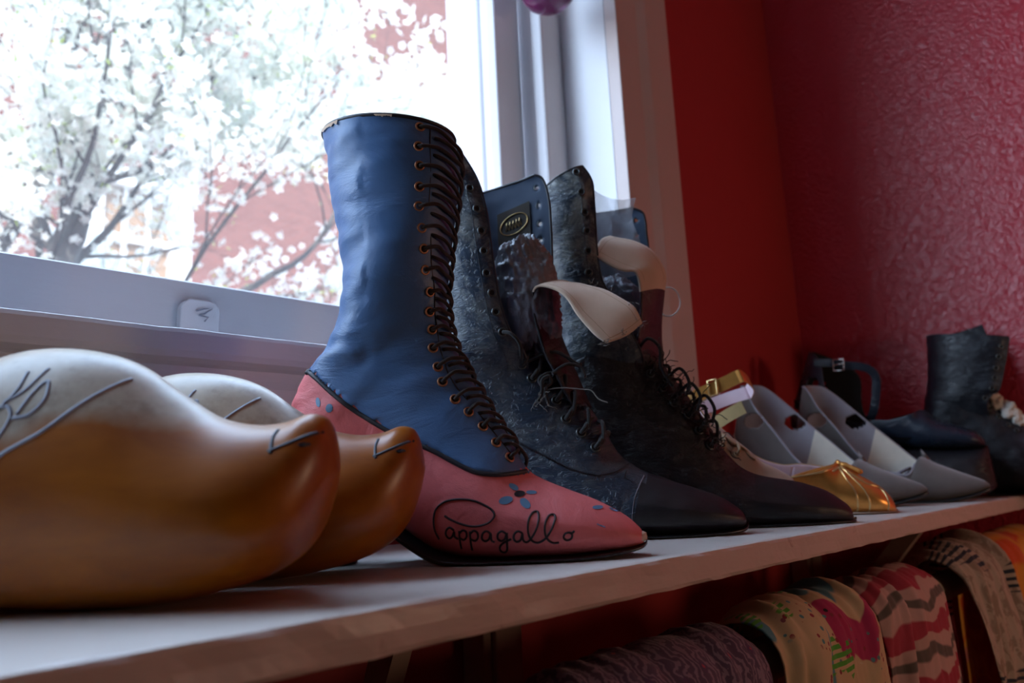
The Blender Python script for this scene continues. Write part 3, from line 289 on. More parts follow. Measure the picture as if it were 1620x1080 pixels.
 'gold': {"loc":[0.98,0.303],"ang":-65,"upper":[[-0.0174,-0.0009,-0.0174,0.0041,-0.0174,0.0041,0.01,180],[-0.0218,-0.0043,-0.0201,0.0149,-0.0201,0.0149,0.022,180],[-0.0314,-0.0068,-0.0286,0.0275,-0.0286,0.0275,0.032,180],[-0.0451,-0.0086,-0.0416,0.0375,-0.0416,0.0375,0.038,180],[-0.0642,-0.0094,-0.0608,0.0495,-0.0608,0.0495,0.04,180],[-0.0765,-0.009,-0.0718,0.056,-0.0718,0.056,0.04,178],[-0.0916,-0.0078,-0.0937,0.0495,-0.0787,0.0529,0.04,100],[-0.1124,-0.0057,-0.1147,0.0462,-0.0929,0.0567,0.039,92],[-0.1332,-0.0007,-0.1372,0.0444,-0.1154,0.0601,0.036,90],[-0.154,0.0082,-0.1584,0.0461,-0.1369,0.0605,0.033,90],[-0.1816,0.0266,-0.1844,0.0624,-0.1659,0.0722,0.031,90],[-0.2065,0.0407,-0.207,0.0902,-0.1913,0.0959,0.031,90],[-0.2283,0.0533,-0.2212,0.1259,-0.2083,0.1147,0.03,90],[-0.2505,0.0662,-0.2383,0.1534,-0.2227,0.1375,0.027,90],[-0.2646,0.0772,-0.2498,0.1663,-0.2384,0.1603,0.018,90],[-0.2688,0.083,-0.2562,0.1704,-0.2526,0.1703,0.006,90]],"sole":[[-0.0164,-0.0038,-0.0166,-0.0002,0.01,0.4,0],[-0.0222,-0.0079,-0.0218,-0.0043,0.024,0.4,0],[-0.034,-0.0111,-0.0334,-0.0068,0.035,0.4,0],[-0.0578,-0.0132,-0.0573,-0.0089,0.041,0.4,0],[-0.0853,-0.0131,-0.0848,-0.0088,0.042,0.4,0],[-0.113,-0.0108,-0.1124,-0.0057,0.04,0.4,0],[-0.1373,-0.005,-0.1366,0.0009,0.036,0.4,0],[-0.1683,0.011,-0.1676,0.0177,0.03,0.4,0],[-0.2036,0.0313,-0.2043,0.0398,0.028,0.4,0],[-0.2478,0.0527,-0.2484,0.0637,0.026,0.4,0],[-0.269,0.0616,-0.2693,0.0775,0.01,0.4,0]],"strapo":[[-0.2394,0.142],[-0.2237,0.1498],[-0.2055,0.1565],[-0.1875,0.1631],[-0.1767,0.1675],[-0.1698,0.1683]],"strapb":[[-0.2312,0.1342],[-0.2157,0.1402],[-0.1996,0.1452],[-0.1818,0.15],[-0.1704,0.1526],[-0.166,0.154]],"knot":[[-0.0748,0.0572]],"pleat1":[[-0.0749,0.0564],[-0.0689,0.0411],[-0.0613,0.026],[-0.0598,0.0129],[-0.0621,-0.0001]],"pleat2":[[-0.0734,0.0563],[-0.0612,0.0408],[-0.0506,0.0255],[-0.0476,0.0124],[-0.0499,-0.0005]],"pleat3":[[-0.072,0.0546],[-0.0495,0.0353],[-0.0336,0.0281],[-0.0276,0.0149],[-0.0292,0.002]]},
 'tan': {"loc":[0.865,0.36],"ang":-57,"upper":[[-0.0066,-0.0017,-0.0059,0.005,0.006,0.9,0],[-0.012,-0.0029,-0.0096,0.0187,0.018,0.8,0.1],[-0.0227,-0.0038,-0.0187,0.0327,0.028,0.75,0.3],[-0.038,-0.0046,-0.0305,0.047,0.034,0.75,0.4],[-0.0579,-0.0039,-0.045,0.056,0.035,0.75,0.4],[-0.0813,-0.0023,-0.059,0.0651,0.034,0.75,0.4],[-0.1013,0.0019,-0.0702,0.0769,0.033,0.75,0.35],[-0.1242,0.0145,-0.0828,0.0889,0.031,0.8,0.3],[-0.1472,0.0294,-0.0955,0.101,0.03,0.85,0.2],[-0.1706,0.0445,-0.1085,0.1111,0.03,0.9,0.1],[-0.1867,0.0667,-0.1218,0.1206,0.03,1,0],[-0.1883,0.0919,-0.1354,0.1265,0.03,1,0],[-0.1845,0.1135,-0.1456,0.133,0.03,1,0]],"sole":[[-0.0056,-0.0045,-0.0051,0.0002,0.007,0.4,0],[-0.0125,-0.0069,-0.0119,-0.0022,0.02,0.4,0],[-0.0284,-0.0077,-0.0279,-0.0029,0.031,0.4,0],[-0.055,-0.008,-0.0545,-0.0033,0.036,0.4,0],[-0.0885,-0.0068,-0.088,-0.0014,0.036,0.4,0],[-0.1151,0.001,-0.1157,0.0086,0.033,0.4,0],[-0.1481,0.019,-0.1486,0.0295,0.03,0.4,0],[-0.1752,0.0306,-0.1755,0.0448,0.03,0.4,0],[-0.1902,0.0383,-0.1903,0.0561,0.018,0.4,0]],"eyelets":[[-0.1002,0.0816],[-0.0855,0.0721]],"lace":[[-0.1087,0.1013],[-0.0966,0.0941],[-0.0865,0.0838],[-0.0775,0.0785],[-0.0705,0.07],[-0.0663,0.065]]},
}

# ------------------------------------------------------------------ the room (metres; z=0 is the shelf top)
YW = .64; XR = 1.531; FZ = -1.05; CZ = 1.75; XL = -2.6; YB = -3.0
WX0, WX1, WZ0, WZ1 = -.95, .931, .155, 1.60      # window opening
def struct(name, mb, mat, parent=None, smooth=False):
    o = mb.build(name, mat, parent, smooth)
    if parent is None: o['kind'] = 'structure'
    return o
w = MB(); T = .32
w.box(XL, WX0-.016, YW, YW+T, FZ, CZ); w.box(WX1+.016, XR+.15, YW, YW+T, FZ, CZ)
w.box(WX0-.016, WX1+.016, YW, YW+T, FZ, WZ0-.002); w.box(WX0-.016, WX1+.016, YW, YW+T, WZ1, CZ)
struct('wall_window_side', w, M['red'])
struct('wall_right', MB().box(XR, XR+.15, YB, YW, FZ, CZ), M['pinkwall'])
M['greywall'] = wallpaint('pale_grey_wall_paint', (.09,.10,.12), 30, .2, .002, .6)
struct('wall_left', MB().box(XL-.15, XL, YB, YW+T, FZ, CZ), M['greywall'])
struct('wall_back', MB().box(XL, XR, YB-.15, YB, FZ, CZ), M['greywall'])
struct('floor', MB().box(XL-.15, XR+.15, YB-.15, YW+T, FZ-.1, FZ), M['floor'])
struct('ceiling', MB().box(XL-.15, XR+.15, YB-.15, YW+T, CZ, CZ+.1), M['ceil'])

# window: casing, reveal, stop, sash, stool, apron, glass
win = empty('window_1', (.25, YW, WZ0)); win['kind'] = 'structure'
def wpart(name, mb, mat, smooth=False, bw=.0015):
    o = mb.build(name, mat, None, smooth); o.parent = win; o.matrix_parent_inverse = Matrix.Translation((-.25, -YW, -WZ0))
    if bw: bevel(o, bw)
    return o
CX = 1.087
def casing(mirror=False):
    m = MB(); prof = [(.931,.62),(.985,.619),(1.003,.612),(1.012,.612),(1.020,.619),(1.078,.618),(1.087,.624),(1.087,.642),(.931,.642)]
    if mirror: prof = [(WX0-(x-WX1), y) for x, y in prof][::-1]
    n = len(prof); V = [(x,y,z) for z in (.185, WZ1+.05) for x, y in prof]
    m.add(V, [(i, (i+1)%n, n+(i+1)%n, n+i) for i in range(n)] + [tuple(range(n))[::-1], tuple(range(n, 2*n))]); return m
wpart('casing', casing(), M['casing']); wpart('casing', casing(True), M['casing'])
wpart('head_casing', MB().box(WX0-.156, CX, .615, .642, WZ1, WZ1+.15), M['casing'])
# jamb lining of the reveal, then the steps of stop, parting bead and frame
for s in (0, 1):
    mx = (lambda x: x) if s == 0 else (lambda x: WX0+WX1-x)
    def b(x0, x1, *r): a, c = sorted((mx(x0), mx(x1))); return MB().box(a, c, *r)
    wpart('jamb', b(.931, .946, .642, .96, WZ0, WZ1), M['white'])
    wpart('stop_bead', b(.880, .9315, .730, .752, WZ0, WZ1), M['white'], bw=.004)
    wpart('parting_bead', b(.893, .9315, .752, .790, WZ0, WZ1), M['white'])
    wpart('sash_stile', b(.826, .884, .780, .812, WZ0+.02, WZ1), M['white'], bw=.003)
    wpart('outer_frame', b(.868, .9315, .860, .94, WZ0, WZ1), M['white'], bw=.004)
sb = MB(); sb.box(WX0+.105, .830, .780, .812, .175, .2725); sb.add([(WX0+.1,.781,.2725),(.83,.781,.2725),(.83,.797,.2785),(WX0+.1,.797,.2785),(WX0+.1,.797,.2725),(.83,.797,.2725)], [(0,1,2,3),(3,2,5,4)])
wpart('bottom_rail', sb, M['white'], bw=0)
wpart('top_rail', MB().box(WX0, .931, .780, .812, WZ1-.06, WZ1), M['white'])
# stool: rounded nose, worn; then the moulding and apron under it
prof = [(.780,.157),(.780,.184),(.606,.184),(.601,.1825),(.599,.179),(.599,.165),(.601,.160),(.606,.157),(.612,.155),(.614,.147),(.6165,.141),(.6165,.128),(.642,.128),(.642,.150)]
n = len(prof); nx = 140; V = []; F = []
for i in range(nx+1):
    x = WX0-.18 + (1.087-WX0+.20)*i/nx
    for y, z in prof:
        d = .0012*noise.noise((x*22, y*9, z*9)) + .0007*noise.noise((x*80, y*30, z*30))
        V.append((x, y+d, z+d*.8))
for i in range(nx):
    for k in range(n): F.append((i*n+k, i*n+(k+1)%n, (i+1)*n+(k+1)%n, (i+1)*n+k))
F += [tuple(range(n))[::-1], tuple(range(nx*n, (nx+1)*n))]
wpart('stool', MB().add(V, F), M['white'], bw=0)
wpart('apron', MB().box(WX0-.15, 1.087, .628, .642, .045, .128), M['casing'], bw=.003)
# glass with a little dirt: mostly clear, a trace of diffuse haze
m, nt, b = nodes('old_window_glass'); nt.nodes.remove(b)
out = nt.nodes['Material Output']; tr = N(nt, 'ShaderNodeBsdfTransparent'); tr.inputs[0].default_value = (.97,.99,1,1)
tl = N(nt, 'ShaderNodeBsdfTranslucent'); tl.inputs[0].default_value = (.95,.97,1,1); gl = N(nt, 'ShaderNodeBsdfGlossy', Roughness=.02)
mx1 = N(nt, 'ShaderNodeMixShader'); mx2 = N(nt, 'ShaderNodeMixShader')
hz = noise_t(nt, tc(nt), 90, 8, .8)
sp = ramp(nt, hz, [(.62, (.035,)*3), (.75, (.05,)*3)])
nt.links.new(sp, mx1.inputs[0]); nt.links.new(tr.outputs[0], mx1.inputs[1]); nt.links.new(tl.outputs[0], mx1.inputs[2])
lw = N(nt, 'ShaderNodeLayerWeight', Blend=.5); pw = N(nt, 'ShaderNodeMath', operation='POWER'); pw.inputs[1].default_value = 6
nt.links.new(lw.outputs['Facing'], pw.inputs[0]); nt.links.new(pw.outputs[0], mx2.inputs[0]); nt.links.new(mx1.outputs[0], mx2.inputs[1]); nt.links.new(gl.outputs[0], mx2.inputs[2])
nt.links.new(mx2.outputs[0], out.inputs[0]); M['glass'] = m
wpart('pane', MB().box(WX0+.06, .835, .7965, .7995, .262, WZ1-.04), M['glass'], bw=0)
# white sash lift tab on the bottom rail
V = []; x0, x1, zb, zt = .3345, .3755, .195, .2525
pts = [(x0,zb),(x1,zb),(x1,zt-.012)] + [(x1-.012+.012*math.cos(a), zt-.012+.012*math.sin(a)) for a in [i*PI/10 for i in range(1,5)]] + [(x1-.012,zt),(x0+.012,zt)] + [(x0+.012-.012*math.sin(a), zt-.012+.012*math.cos(a)) for a in [i*PI/10 for i in range(1,5)]] + [(x0,zt-.012)]
n = len(pts); V = [(x, .7795, z) for x, z in pts] + [(x, .774-.006*((z-zb)/.055), z) for x, z in pts]
lift = wpart('sash_lift', MB().add(V, [(i,(i+1)%n,n+(i+1)%n,n+i) for i in range(n)]+[tuple(range(n))[::-1], tuple(range(n,2*n))]), M['white'], bw=.001)
lift['label'] = 'white painted metal tab on the bottom rail'
mk = MB().tube([(.349,.7665,.240),(.357,.7665,.243),(.366,.7665,.2445),(.358,.7665,.238),(.352,.7665,.236),(.362,.7665,.235),(.358,.7665,.230)], .0007, 5)
sc_ = mk.build('scratch_mark', M['bluemark']); sc_.parent = lift; sc_.matrix_parent_inverse = (Matrix.Translation((.25, YW, WZ0)) @ Matrix.Translation((-.25,-YW,-WZ0))).inverted()

# ------------------------------------------------------------------ shelf board with a worn, slightly uneven front edge
V = []; F = []; nx = 260; ny = 3
SY = .283; ST = -.0205
prof = [(.614,ST),(.614,0),(.45,0),(.33,0),(SY+.0035,0),(SY+.0008,-.0008),(SY,-.003),(SY,-.010),(SY,-.0175),(SY+.0006,-.0198),(SY+.003,ST)]
n = len(prof); X0 = -.7; X1 = XR-.002
for i in range(nx+1):
    x = X0 + (X1-X0)*i/nx
    for k, (y, z) in enumerate(prof):
        d = 0
        if k >= 4: d = .0007*noise.noise((x*35, k*.8, 3)) + .0009*max(0, noise.noise((x*90, k, 9))-.25)
        V.append((x, y+d*1.4, z-(d*.8 if k in (4,5,6) else -d if k >= 9 else 0)))
for i in range(nx):
    for k in range(n): F.append((i*n+k, i*n+(k+1)%n, (i+1)*n+(k+1)%n, (i+1)*n+k))
F += [tuple(range(n))[::-1], tuple(range(nx*n, (nx+1)*n))]
shelf = mesh('shelf_board', V, F, M['shelf'], None, False)
tag(shelf, 'long worn white painted wooden shelf board carrying all the shoes below the window', 'shelf')
def brace(xp, xd, ytop, nm_post, nm_br):
    r = empty('shelf_bracket', (xp, .60, -.6)); iv = Matrix.Translation((-xp, -.60, .6))
    if nm_post:
        p = MB().box(xp-.029, xp+.029, .606, .638, -.75, ST-.0005); p.box(xp-.017, xp+.017, .600, .607, -.75, ST-.0005)
        o = p.build('batten', M['post'], None, False); o.parent = r; o.matrix_parent_inverse = iv; bevel(o, .002)
    y1, z1, y0, z0 = ytop, ST-.0005, .60, -.30
    a = .016
    V = [(xd+s*.009, y, z) for s in (-1,1) for y, z in ((y1,z1),(y1+.032,z1),(y0,z0+.03),(y0,z0))]
    o = mesh('diagonal_brace', V, [(0,1,2,3),(4,7,6,5),(0,4,5,1),(1,5,6,2),(2,6,7,3),(3,7,4,0)], M['post'], None, False)
    o.parent = r; o.matrix_parent_inverse = iv
    return r
tag(brace(.612, .390, .47, 1, 1), 'wooden shelf bracket with vertical batten under the shelf, nearer the clogs', 'bracket', None)
tag(brace(1.40, 1.25, .36, 1, 1), 'thin wooden shelf bracket under the far right end of the shelf', 'bracket', None)

# ------------------------------------------------------------------ rail and scarves
RY, RZ, RR = .312, -.094, .0165
M['rail'] = paint_wood('pale_wood_pole', (.52,.40,.30), .5, sc=20)
rail = MB().tube([(.10,RY,RZ),(.6,RY,RZ),(1.1,RY,RZ),(XR-.001,RY,RZ)], RR, 24).build('hanging_rail', M['rail'])
tag(rail, 'pale round wooden pole below the shelf with scarves draped over it', 'rail')
def uvn(nt, sx=1, sy=1):
    t = nt.nodes.new('ShaderNodeTexCoord'); mp = nt.nodes.new('ShaderNodeMapping'); mp.inputs['Scale'].default_value = (sx, sy, 1)
    nt.links.new(t.outputs['UV'], mp.inputs[0]); return mp.outputs[0]
def thr(nt, src, t, w=.01, inv=False):
    return ramp(nt, src, [(max(t-w,0), (1,1,1) if inv else (0,0,0)), (min(t+w,1), (0,0,0) if inv else (1,1,1))])
def cloth_base(name):
    m, nt, b = nodes(name); b.inputs['Roughness'].default_value = .85; b.inputs['Sheen Weight'].default_value = .15
    wv = noise_t(nt, tc(nt), 500, 2); bump(nt, b, wv, .15, .0005); return m, nt, b
def scarf_purple():
    m, nt, b = cloth_base('purple_paisley_cloth'); v = uvn(nt, 1, 1)
    w = N(nt, 'ShaderNodeTexWave', Scale=9, Distortion=14, Detail=3); w.inputs['Detail Scale'].default_value = 1.6; nt.links.new(v, w.inputs['Vector'])
    lines = ramp(nt, w.outputs['Fac'], [(.55, (0,0,0)), (.7, (.8,)*3)])
    c = mixc(nt, lines, (.095,.06,.11), (.30,.22,.29))
    ch = N(nt, 'ShaderNodeTexVoronoi', Scale=6, distance='MANHATTAN'); ch.inputs['Randomness'].default_value = .25; nt.links.new(v, ch.inputs['Vector'])
    c = mixc(nt, thr(nt, ch.outputs['Distance'], .22, .01, True), c, (.10,.05,.12))
    c = mixc(nt, thr(nt, ch.outputs['Distance'], .11, .01, True), c, (.50,.05,.09))
    nt.links.new(c, b.inputs['Base Color']); return m
def scarf_cream():
    m, nt, b = cloth_base('cream_printed_cloth'); v = uvn(nt)
    base = (.66,.50,.28)
    n1 = noise_t(nt, uvn(nt, 1.1, .8), 3.2, 2, .4, .4)
    c = mixc(nt, thr(nt, n1, .60, .008), base, (.45,.015,.10))
    vo = N(nt, 'ShaderNodeTexVoronoi', Scale=26); nt.links.new(v, vo.inputs['Vector'])
    n2 = noise_t(nt, v, 2.6, 1, .3); band = thr(nt, n2, .53, .01)
    dots = thr(nt, vo.outputs['Distance'], .26, .02, True)
    mm = nt.nodes.new('ShaderNodeMath'); mm.operation = 'MULTIPLY'; nt.links.new(band, mm.inputs[0]); nt.links.new(dots, mm.inputs[1])
    vc = ramp(nt, vo.outputs['Color'], [(0, (.30,.02,.04)), (.45, (.30,.02,.04)), (.5, (.10,.30,.32)), (.75, (.10,.30,.32)), (.8, (.01,.01,.02))])
    c = mixc(nt, mm.outputs[0], c, vc)
    n3 = noise_t(nt, uvn(nt, 1.6, .45), 3.6, 1, .3, .3); c = mixc(nt, thr(nt, n3, .635, .006), c, (.10,.30,.36))
    n4 = noise_t(nt, uvn(nt, 2.2, .8), 4.1, 1, .2); wv = N(nt, 'ShaderNodeTexWave', Scale=9, bands_direction='Y'); nt.links.new(v, wv.inputs['Vector'])
    g = nt.nodes.new('ShaderNodeMath'); g.operation = 'MULTIPLY'; nt.links.new(thr(nt, n4, .66, .005), g.inputs[0]); nt.links.new(thr(nt, wv.outputs['Fac'], .4, .05), g.inputs[1])
    c = mixc(nt, g.outputs[0], c, (.08,.42,.03)); nt.links.new(c, b.inputs['Base Color']); return m
def scarf_ikat():
    m, nt, b = cloth_base('pink_zigzag_cloth'); v = uvn(nt, 1, 1)
    w = N(nt, 'ShaderNodeTexWave', Scale=1.1, Distortion=3.0, Detail=1, bands_direction='Y'); w.inputs['Detail Scale'].default_value = 3; nt.links.new(v, w.inputs['Vector'])
    c = mixc(nt, thr(nt, w.outputs['Fac'], .80, .04), (.60,.38,.33), (.42,.03,.06))
    c = mixc(nt, thr(nt, w.outputs['Fac'], .10, .04, True), c, (.13,.11,.09)); nt.links.new(c, b.inputs['Base Color']); return m
def scarf_beige():
    m, nt, b = cloth_base('beige_animal_print_cloth'); v = uvn(nt)
    n = noise_t(nt, uvn(nt, 1, .5), 16, 4, .6, 1.0); c = mixc(nt, ramp(nt, n, [(.50, (0,0,0)), (.56, (.6,)*3)]), (.50,.40,.31), (.22,.15,.10))
    n2 = noise_t(nt, uvn(nt, .8, 1.2), 3.0, 0, .2); wv = N(nt, 'ShaderNodeTexWave', Scale=7, Distortion=2, bands_direction='Y'); nt.links.new(v, wv.inputs['Vector'])
    g = nt.nodes.new('ShaderNodeMath'); g.operation = 'MULTIPLY'; nt.links.new(thr(nt, n2, .60, .01), g.inputs[0]); nt.links.new(thr(nt, wv.outputs['Fac'], .55, .05), g.inputs[1])
    c = mixc(nt, g.outputs[0], c, (.02,.03,.05)); nt.links.new(c, b.inputs['Base Color']); return m
def scarf_orange():
    m, nt, b = cloth_base('orange_cloth'); v = uvn(nt)
    n = noise_t(nt, v, 3.5, 2, .4, .5); nt.links.new(ramp(nt, n, [(.40, (.75,.10,.02)), (.46, (.80,.30,.03)), (.58, (.85,.38,.05)), (.64, (.70,.22,.18))]), b.inputs['Base Color']); return m
def scarf(name, x0, x1, r0, mat, seed, hang=.30, fold=.006, skew=.0, front=.0):
    """cloth thrown over the rail: up the back, round the top, down the front in folds."""
    na, nx = 70, 110; V = []; UV = []
    for i in range(nx+1):
        s = i/nx; x = x0+(x1-x0)*s
        edge = min(s, 1-s)*2
        for j in range(na+1):
            q = j/na          # 0 back hem .. 1 front hem
            L = hang*2 + PI*r0; d = q*L
            xs = x+.10*(q-.5)+.02*noise.noise((x*9,q*5,seed)); f1 = noise.noise((xs*34+seed, q*1.9, seed)); f2 = noise.noise((xs*80+seed*3+q*2, q*2.2, seed*2)); f3 = noise.noise((x*160, q*7, seed))
            r = r0*(.80+.28*min(1, edge*3.5)) + fold*(f1*1.5+f2*.8+f3*.15)
            if r < RR+.0022: r = RR+.0022
            if d < hang: y, z, t = RY+r, RZ-(hang-d), (hang-d)/hang
            elif d > L-hang: y, z, t = RY-r, RZ-(d-(L-hang)), (d-(L-hang))/hang
            else:
                a = (d-hang)/r0; y, z, t = RY+r*math.cos(a), RZ+r*math.sin(a), 0
            xx = x + skew*(q-.5)*2*abs(q-.5) + t*(.012*noise.noise((x*14, q*3, seed+5)))
            if d > L-hang: y -= front*math.sin(min(1,t)*PI) + fold*1.4*f1*t
            V.append((xx, y, z)); UV.append(((x-x0)*5.5+seed, d*5.5))
    m_ = MB().add(V, grid_faces(nx+1, na+1))
    o = mesh(name, m_.v, m_.f, mat, None, True, None, UV); solidify(o, .0012, 0); return o
tag(scarf('scarf', .335, .560, .035, scarf_purple(), 1.3, .34, .005, .05), 'muted purple scarf with pale swirling print, nearest on the rail', 'scarf')
tag(scarf('scarf', .572, .765, .040, scarf_cream(), 4.1, .34, .006, .055, .006), 'cream scarf with magenta, teal and green print beside the purple scarf', 'scarf')
tag(scarf('scarf', .780, .962, .037, scarf_ikat(), 7.7, .26, .007, .045, .004), 'dusty pink scarf with red and grey zigzags on the rail', 'scarf')
tag(scarf('scarf', 1.030, 1.236, .044, scarf_beige(), 2.9, .24, .010, .03, .012), 'bulky beige scarf with brown flecks and dark stripes on the rail', 'scarf')
tag(scarf('scarf', 1.276, 1.50, .042, scarf_orange(), 5.5, .36, .007, .03), 'bright orange scarf at the far end of the rail', 'scarf')
# knot of the pink scarf: its tail gathered up to the front
# ------------------------------------------------------------------ purple glass ball hung in the window
m, nt, b = nodes('purple_glass'); b.inputs['Base Color'].default_value = (.20,.03,.13,1); b.inputs['Roughness'].default_value = .08
b.inputs['Transmission Weight'].default_value = .35; M['purple'] = m
ball = empty('hanging_ornament', (.842, .68, .803))
nb = 32; V = []; R = .0465
for i in range(nb+1):
    a = PI*i/nb
    for k in range(40):
        t = 2*PI*k/40; rr = R*math.sin(a)*(1+.02*math.cos(8*t)); V.append((rr*math.cos(t), rr*math.sin(t), R*math.cos(a)))
F = grid_faces(nb+1, 40, True)
mesh('glass_ball', V, F, M['purple'], ball)
MB().tube([(0,0,.046),(0,0,.2),(0,0,.495)], .0008, 6).build('string', M['cord'], ball)
MB().tube([(0,0,.044),(0,0,.052)], .006, 12).build('cap', M['silver'], ball)
tag(ball, 'purple glass ball hanging at the top of the window', 'ornament')
for c in ball.children: pass

# ------------------------------------------------------------------ outside
struct('ground_outside', MB().box(-24, 34, YW+T+.3, 40, -3.2, -3.1), plain('paving', (.34,.32,.30), .9))
m, nt, b = nodes('old_pink_brick'); bt = N(nt, 'ShaderNodeTexBrick', Scale=1.0); v = tc(nt)
sx = nt.nodes.new('ShaderNodeSeparateXYZ'); cx = nt.nodes.new('ShaderNodeCombineXYZ'); nt.links.new(v, sx.inputs[0])
nt.links.new(sx.outputs['X'], cx.inputs['X']); nt.links.new(sx.outputs['Z'], cx.inputs['Y']); nt.links.new(cx.outputs[0], bt.inputs['Vector'])
bt.inputs['Brick Width'].default_value = .215; bt.inputs['Row Height'].default_value = .075; bt.inputs['Mortar Size'].default_value = .010
bt.inputs['Color1'].default_value = (.22,.075,.06,1); bt.inputs['Color2'].default_value = (.15,.05,.042,1); bt.inputs['Mortar'].default_value = (.21,.11,.095,1)
nz = noise_t(nt, v, 1.5, 5); nt.links.new(mixc(nt, ramp(nt, nz, [(.35, (0,0,0)), (.7, (.5,)*3)]), bt.outputs['Color'], (.21,.09,.075)), b.inputs['Base Color']); b.inputs['Roughness'].default_value = .9
M['brick'] = m
M['wtrim'] = plain('white_exterior_paint', (.85,.85,.85), .6); M['darkglass'] = plain('dim_room_glass', (.30,.19,.12), .15, bmp=0)
FY = 12.0; house = empty('street_building', (6, FY, -3.1)); hiv = Matrix.Translation((-6, -FY, 3.1))
def hp(name, mb, mat, par=house):
    o = mb.build(name, mat, None, False)
    o.parent = par; o.matrix_parent_inverse = hiv if par is house else hiv
    return o
bx = MB(); wx0, wx1, wz0, wz1 = 3.80, 5.24, 3.10, 4.92
for a in ((-8, wx0, FY, FY+.4, -3.1, 11.2), (wx1, 11.32, FY, FY+.4, -3.1, 11.2), (wx0, wx1, FY, FY+.4, -3.1, wz0), (wx0, wx1, FY, FY+.4, wz1, 11.2), (10.92, 11.32, FY+.4, FY+8, -3.1, 11.2)): bx.box(*a)
hp('wall', bx, M['brick'])
wf = MB()
for a in ((wx0-.04, wx0+.20, FY-.04, FY+.16, wz0, wz1), (wx1-.20, wx1+.10, FY-.04, FY+.16, wz0, wz1), (wx0-.10, wx1+.16, FY-.07, FY+.16, wz1-.04, wz1+.24), (wx0-.12, wx1+.18, FY-.15, FY+.16, wz0-.20, wz0+.06), (wx0, wx1, FY+.06, FY+.15, 4.02, 4.12)): wf.box(*a)
hp('window_frame', wf, M['wtrim'])
mt = MB()
for fx in (wx0+.20+(wx1-wx0-.40)/3, wx0+.20+2*(wx1-wx0-.40)/3): mt.box(fx-.03, fx+.03, FY+.07, FY+.13, wz0, wz1)
hp('muntins', mt, M['wtrim'])
hp('pane', MB().box(wx0, wx1, FY+.16, FY+.17, wz0, wz1), M['darkglass'])
tag(house, 'brick building with a white framed window seen through the blossom', 'building')

# flowering tree between the window and the building
tree = empty('blossoming_tree', (.35, 2.9, -3.1)); tiv = Matrix.Translation((-.35, -2.9, 3.1))
M['bark'] = plain('grey_bark', (.075,.07,.068), .9, scale=40, bmp=.5, bd=.01)
M['blossom'] = plain('white_petals', (.88,.88,.84), .7, bmp=0); M['leaf'] = plain('young_green_leaf', (.42,.55,.10), .6, bmp=0)
bt_ = nt = M['blossom'].node_tree; pb = nt.nodes['Principled BSDF']; 
_tl = N(nt, 'ShaderNodeBsdfTranslucent'); _tl.inputs[0].default_value = (.85,.88,.80,1); _mx = N(nt, 'ShaderNodeMixShader'); _mx.inputs[0].default_value = .5
nt.links.new(pb.outputs[0], _mx.inputs[1]); nt.links.new(_tl.outputs[0], _mx.inputs[2]); nt.links.new(_mx.outputs[0], nt.nodes['Material Output'].inputs[0])
rng = random.Random(11)
wood = MB(); tips = []
def branch(p, d, L, r, depth):
    P = [Vector(p)]; d = Vector(d).normalized(); n = max(4, int(L/.10)); R_ = []
    for i in range(n):
        d = (d + Vector((rng.uniform(-.16,.16), rng.uniform(-.12,.12), rng.uniform(-.13,.17)))).normalized()
        P.append(P[-1] + d*(L/n))
    rad = [r*(1-.72*i/n) for i in range(n+1)]
    wood.tube([tuple(q) for q in P], rad, 7 if depth < 2 else 5)
    for i, q in enumerate(P):
        if depth >= 2 or i > n*.45: tips.append((q, depth))
    if depth < 4:
        k = {0: 8, 1: 6, 2: 4, 3: 2}[depth]
        for j in range(k):
            t = rng.uniform(.22, .98); i = min(int(t*n), n-1); q = P[i]; dd = (P[i+1]-P[i]).normalized()
            side = Vector((rng.uniform(-1,1), rng.uniform(-.7,.7), rng.uniform(-.6,1.0)))
            nd = (dd*.75 + side*.75).normalized()
            branch(q, nd, L*rng.uniform(.35,.62), max(rad[i]*.55, .0018), depth+1)
trunkP = [(.35,2.9,-3.1),(.40,2.9,-1.5),(.46,2.92,-.4),(.55,2.9,.35)]
wood.tube(cat(trunkP, 6), [.13-.004*i for i in range(19)], 12)
branch((.55,2.9,.35), (.75,-.02,.80), 2.3, .040, 0)
branch((.52,2.95,.15), (.25,.10,1), 2.4, .036, 0)
branch((.46,2.9,-.4), (-.15,-.05,1), 2.7, .040, 0)
branch((.55,2.9,.35), (1.0,.12,.28), 2.0, .026, 0)
branch((.52,3.05,.55), (.45,.0,.9), 2.6, .030, 0)
o = wood.build('branches', M['bark']); o.parent = tree; o.matrix_parent_inverse = tiv
pet = MB(); lf = MB()
def flower(c, sz):
    nrm = Vector((rng.gauss(0,1), rng.gauss(-.6,1), rng.gauss(.2,1))).normalized(); a = nrm.orthogonal().normalized(); b_ = nrm.cross(a); c = Vector(c)
    V = [c]; F = []
    for k in range(5):
        t = 2*PI*k/5; d1 = a*math.cos(t)+b_*math.sin(t)
        t2 = t-.5; t3 = t+.5; d2 = a*math.cos(t2)+b_*math.sin(t2); d3 = a*math.cos(t3)+b_*math.sin(t3)
        i = len(V); V += [c+d2*sz*.75+nrm*sz*.2, c+d1*sz+nrm*sz*.3, c+d3*sz*.75+nrm*sz*.2]; F.append((0,i,i+1,i+2))
    pet.add(V, F)
nfl = 0
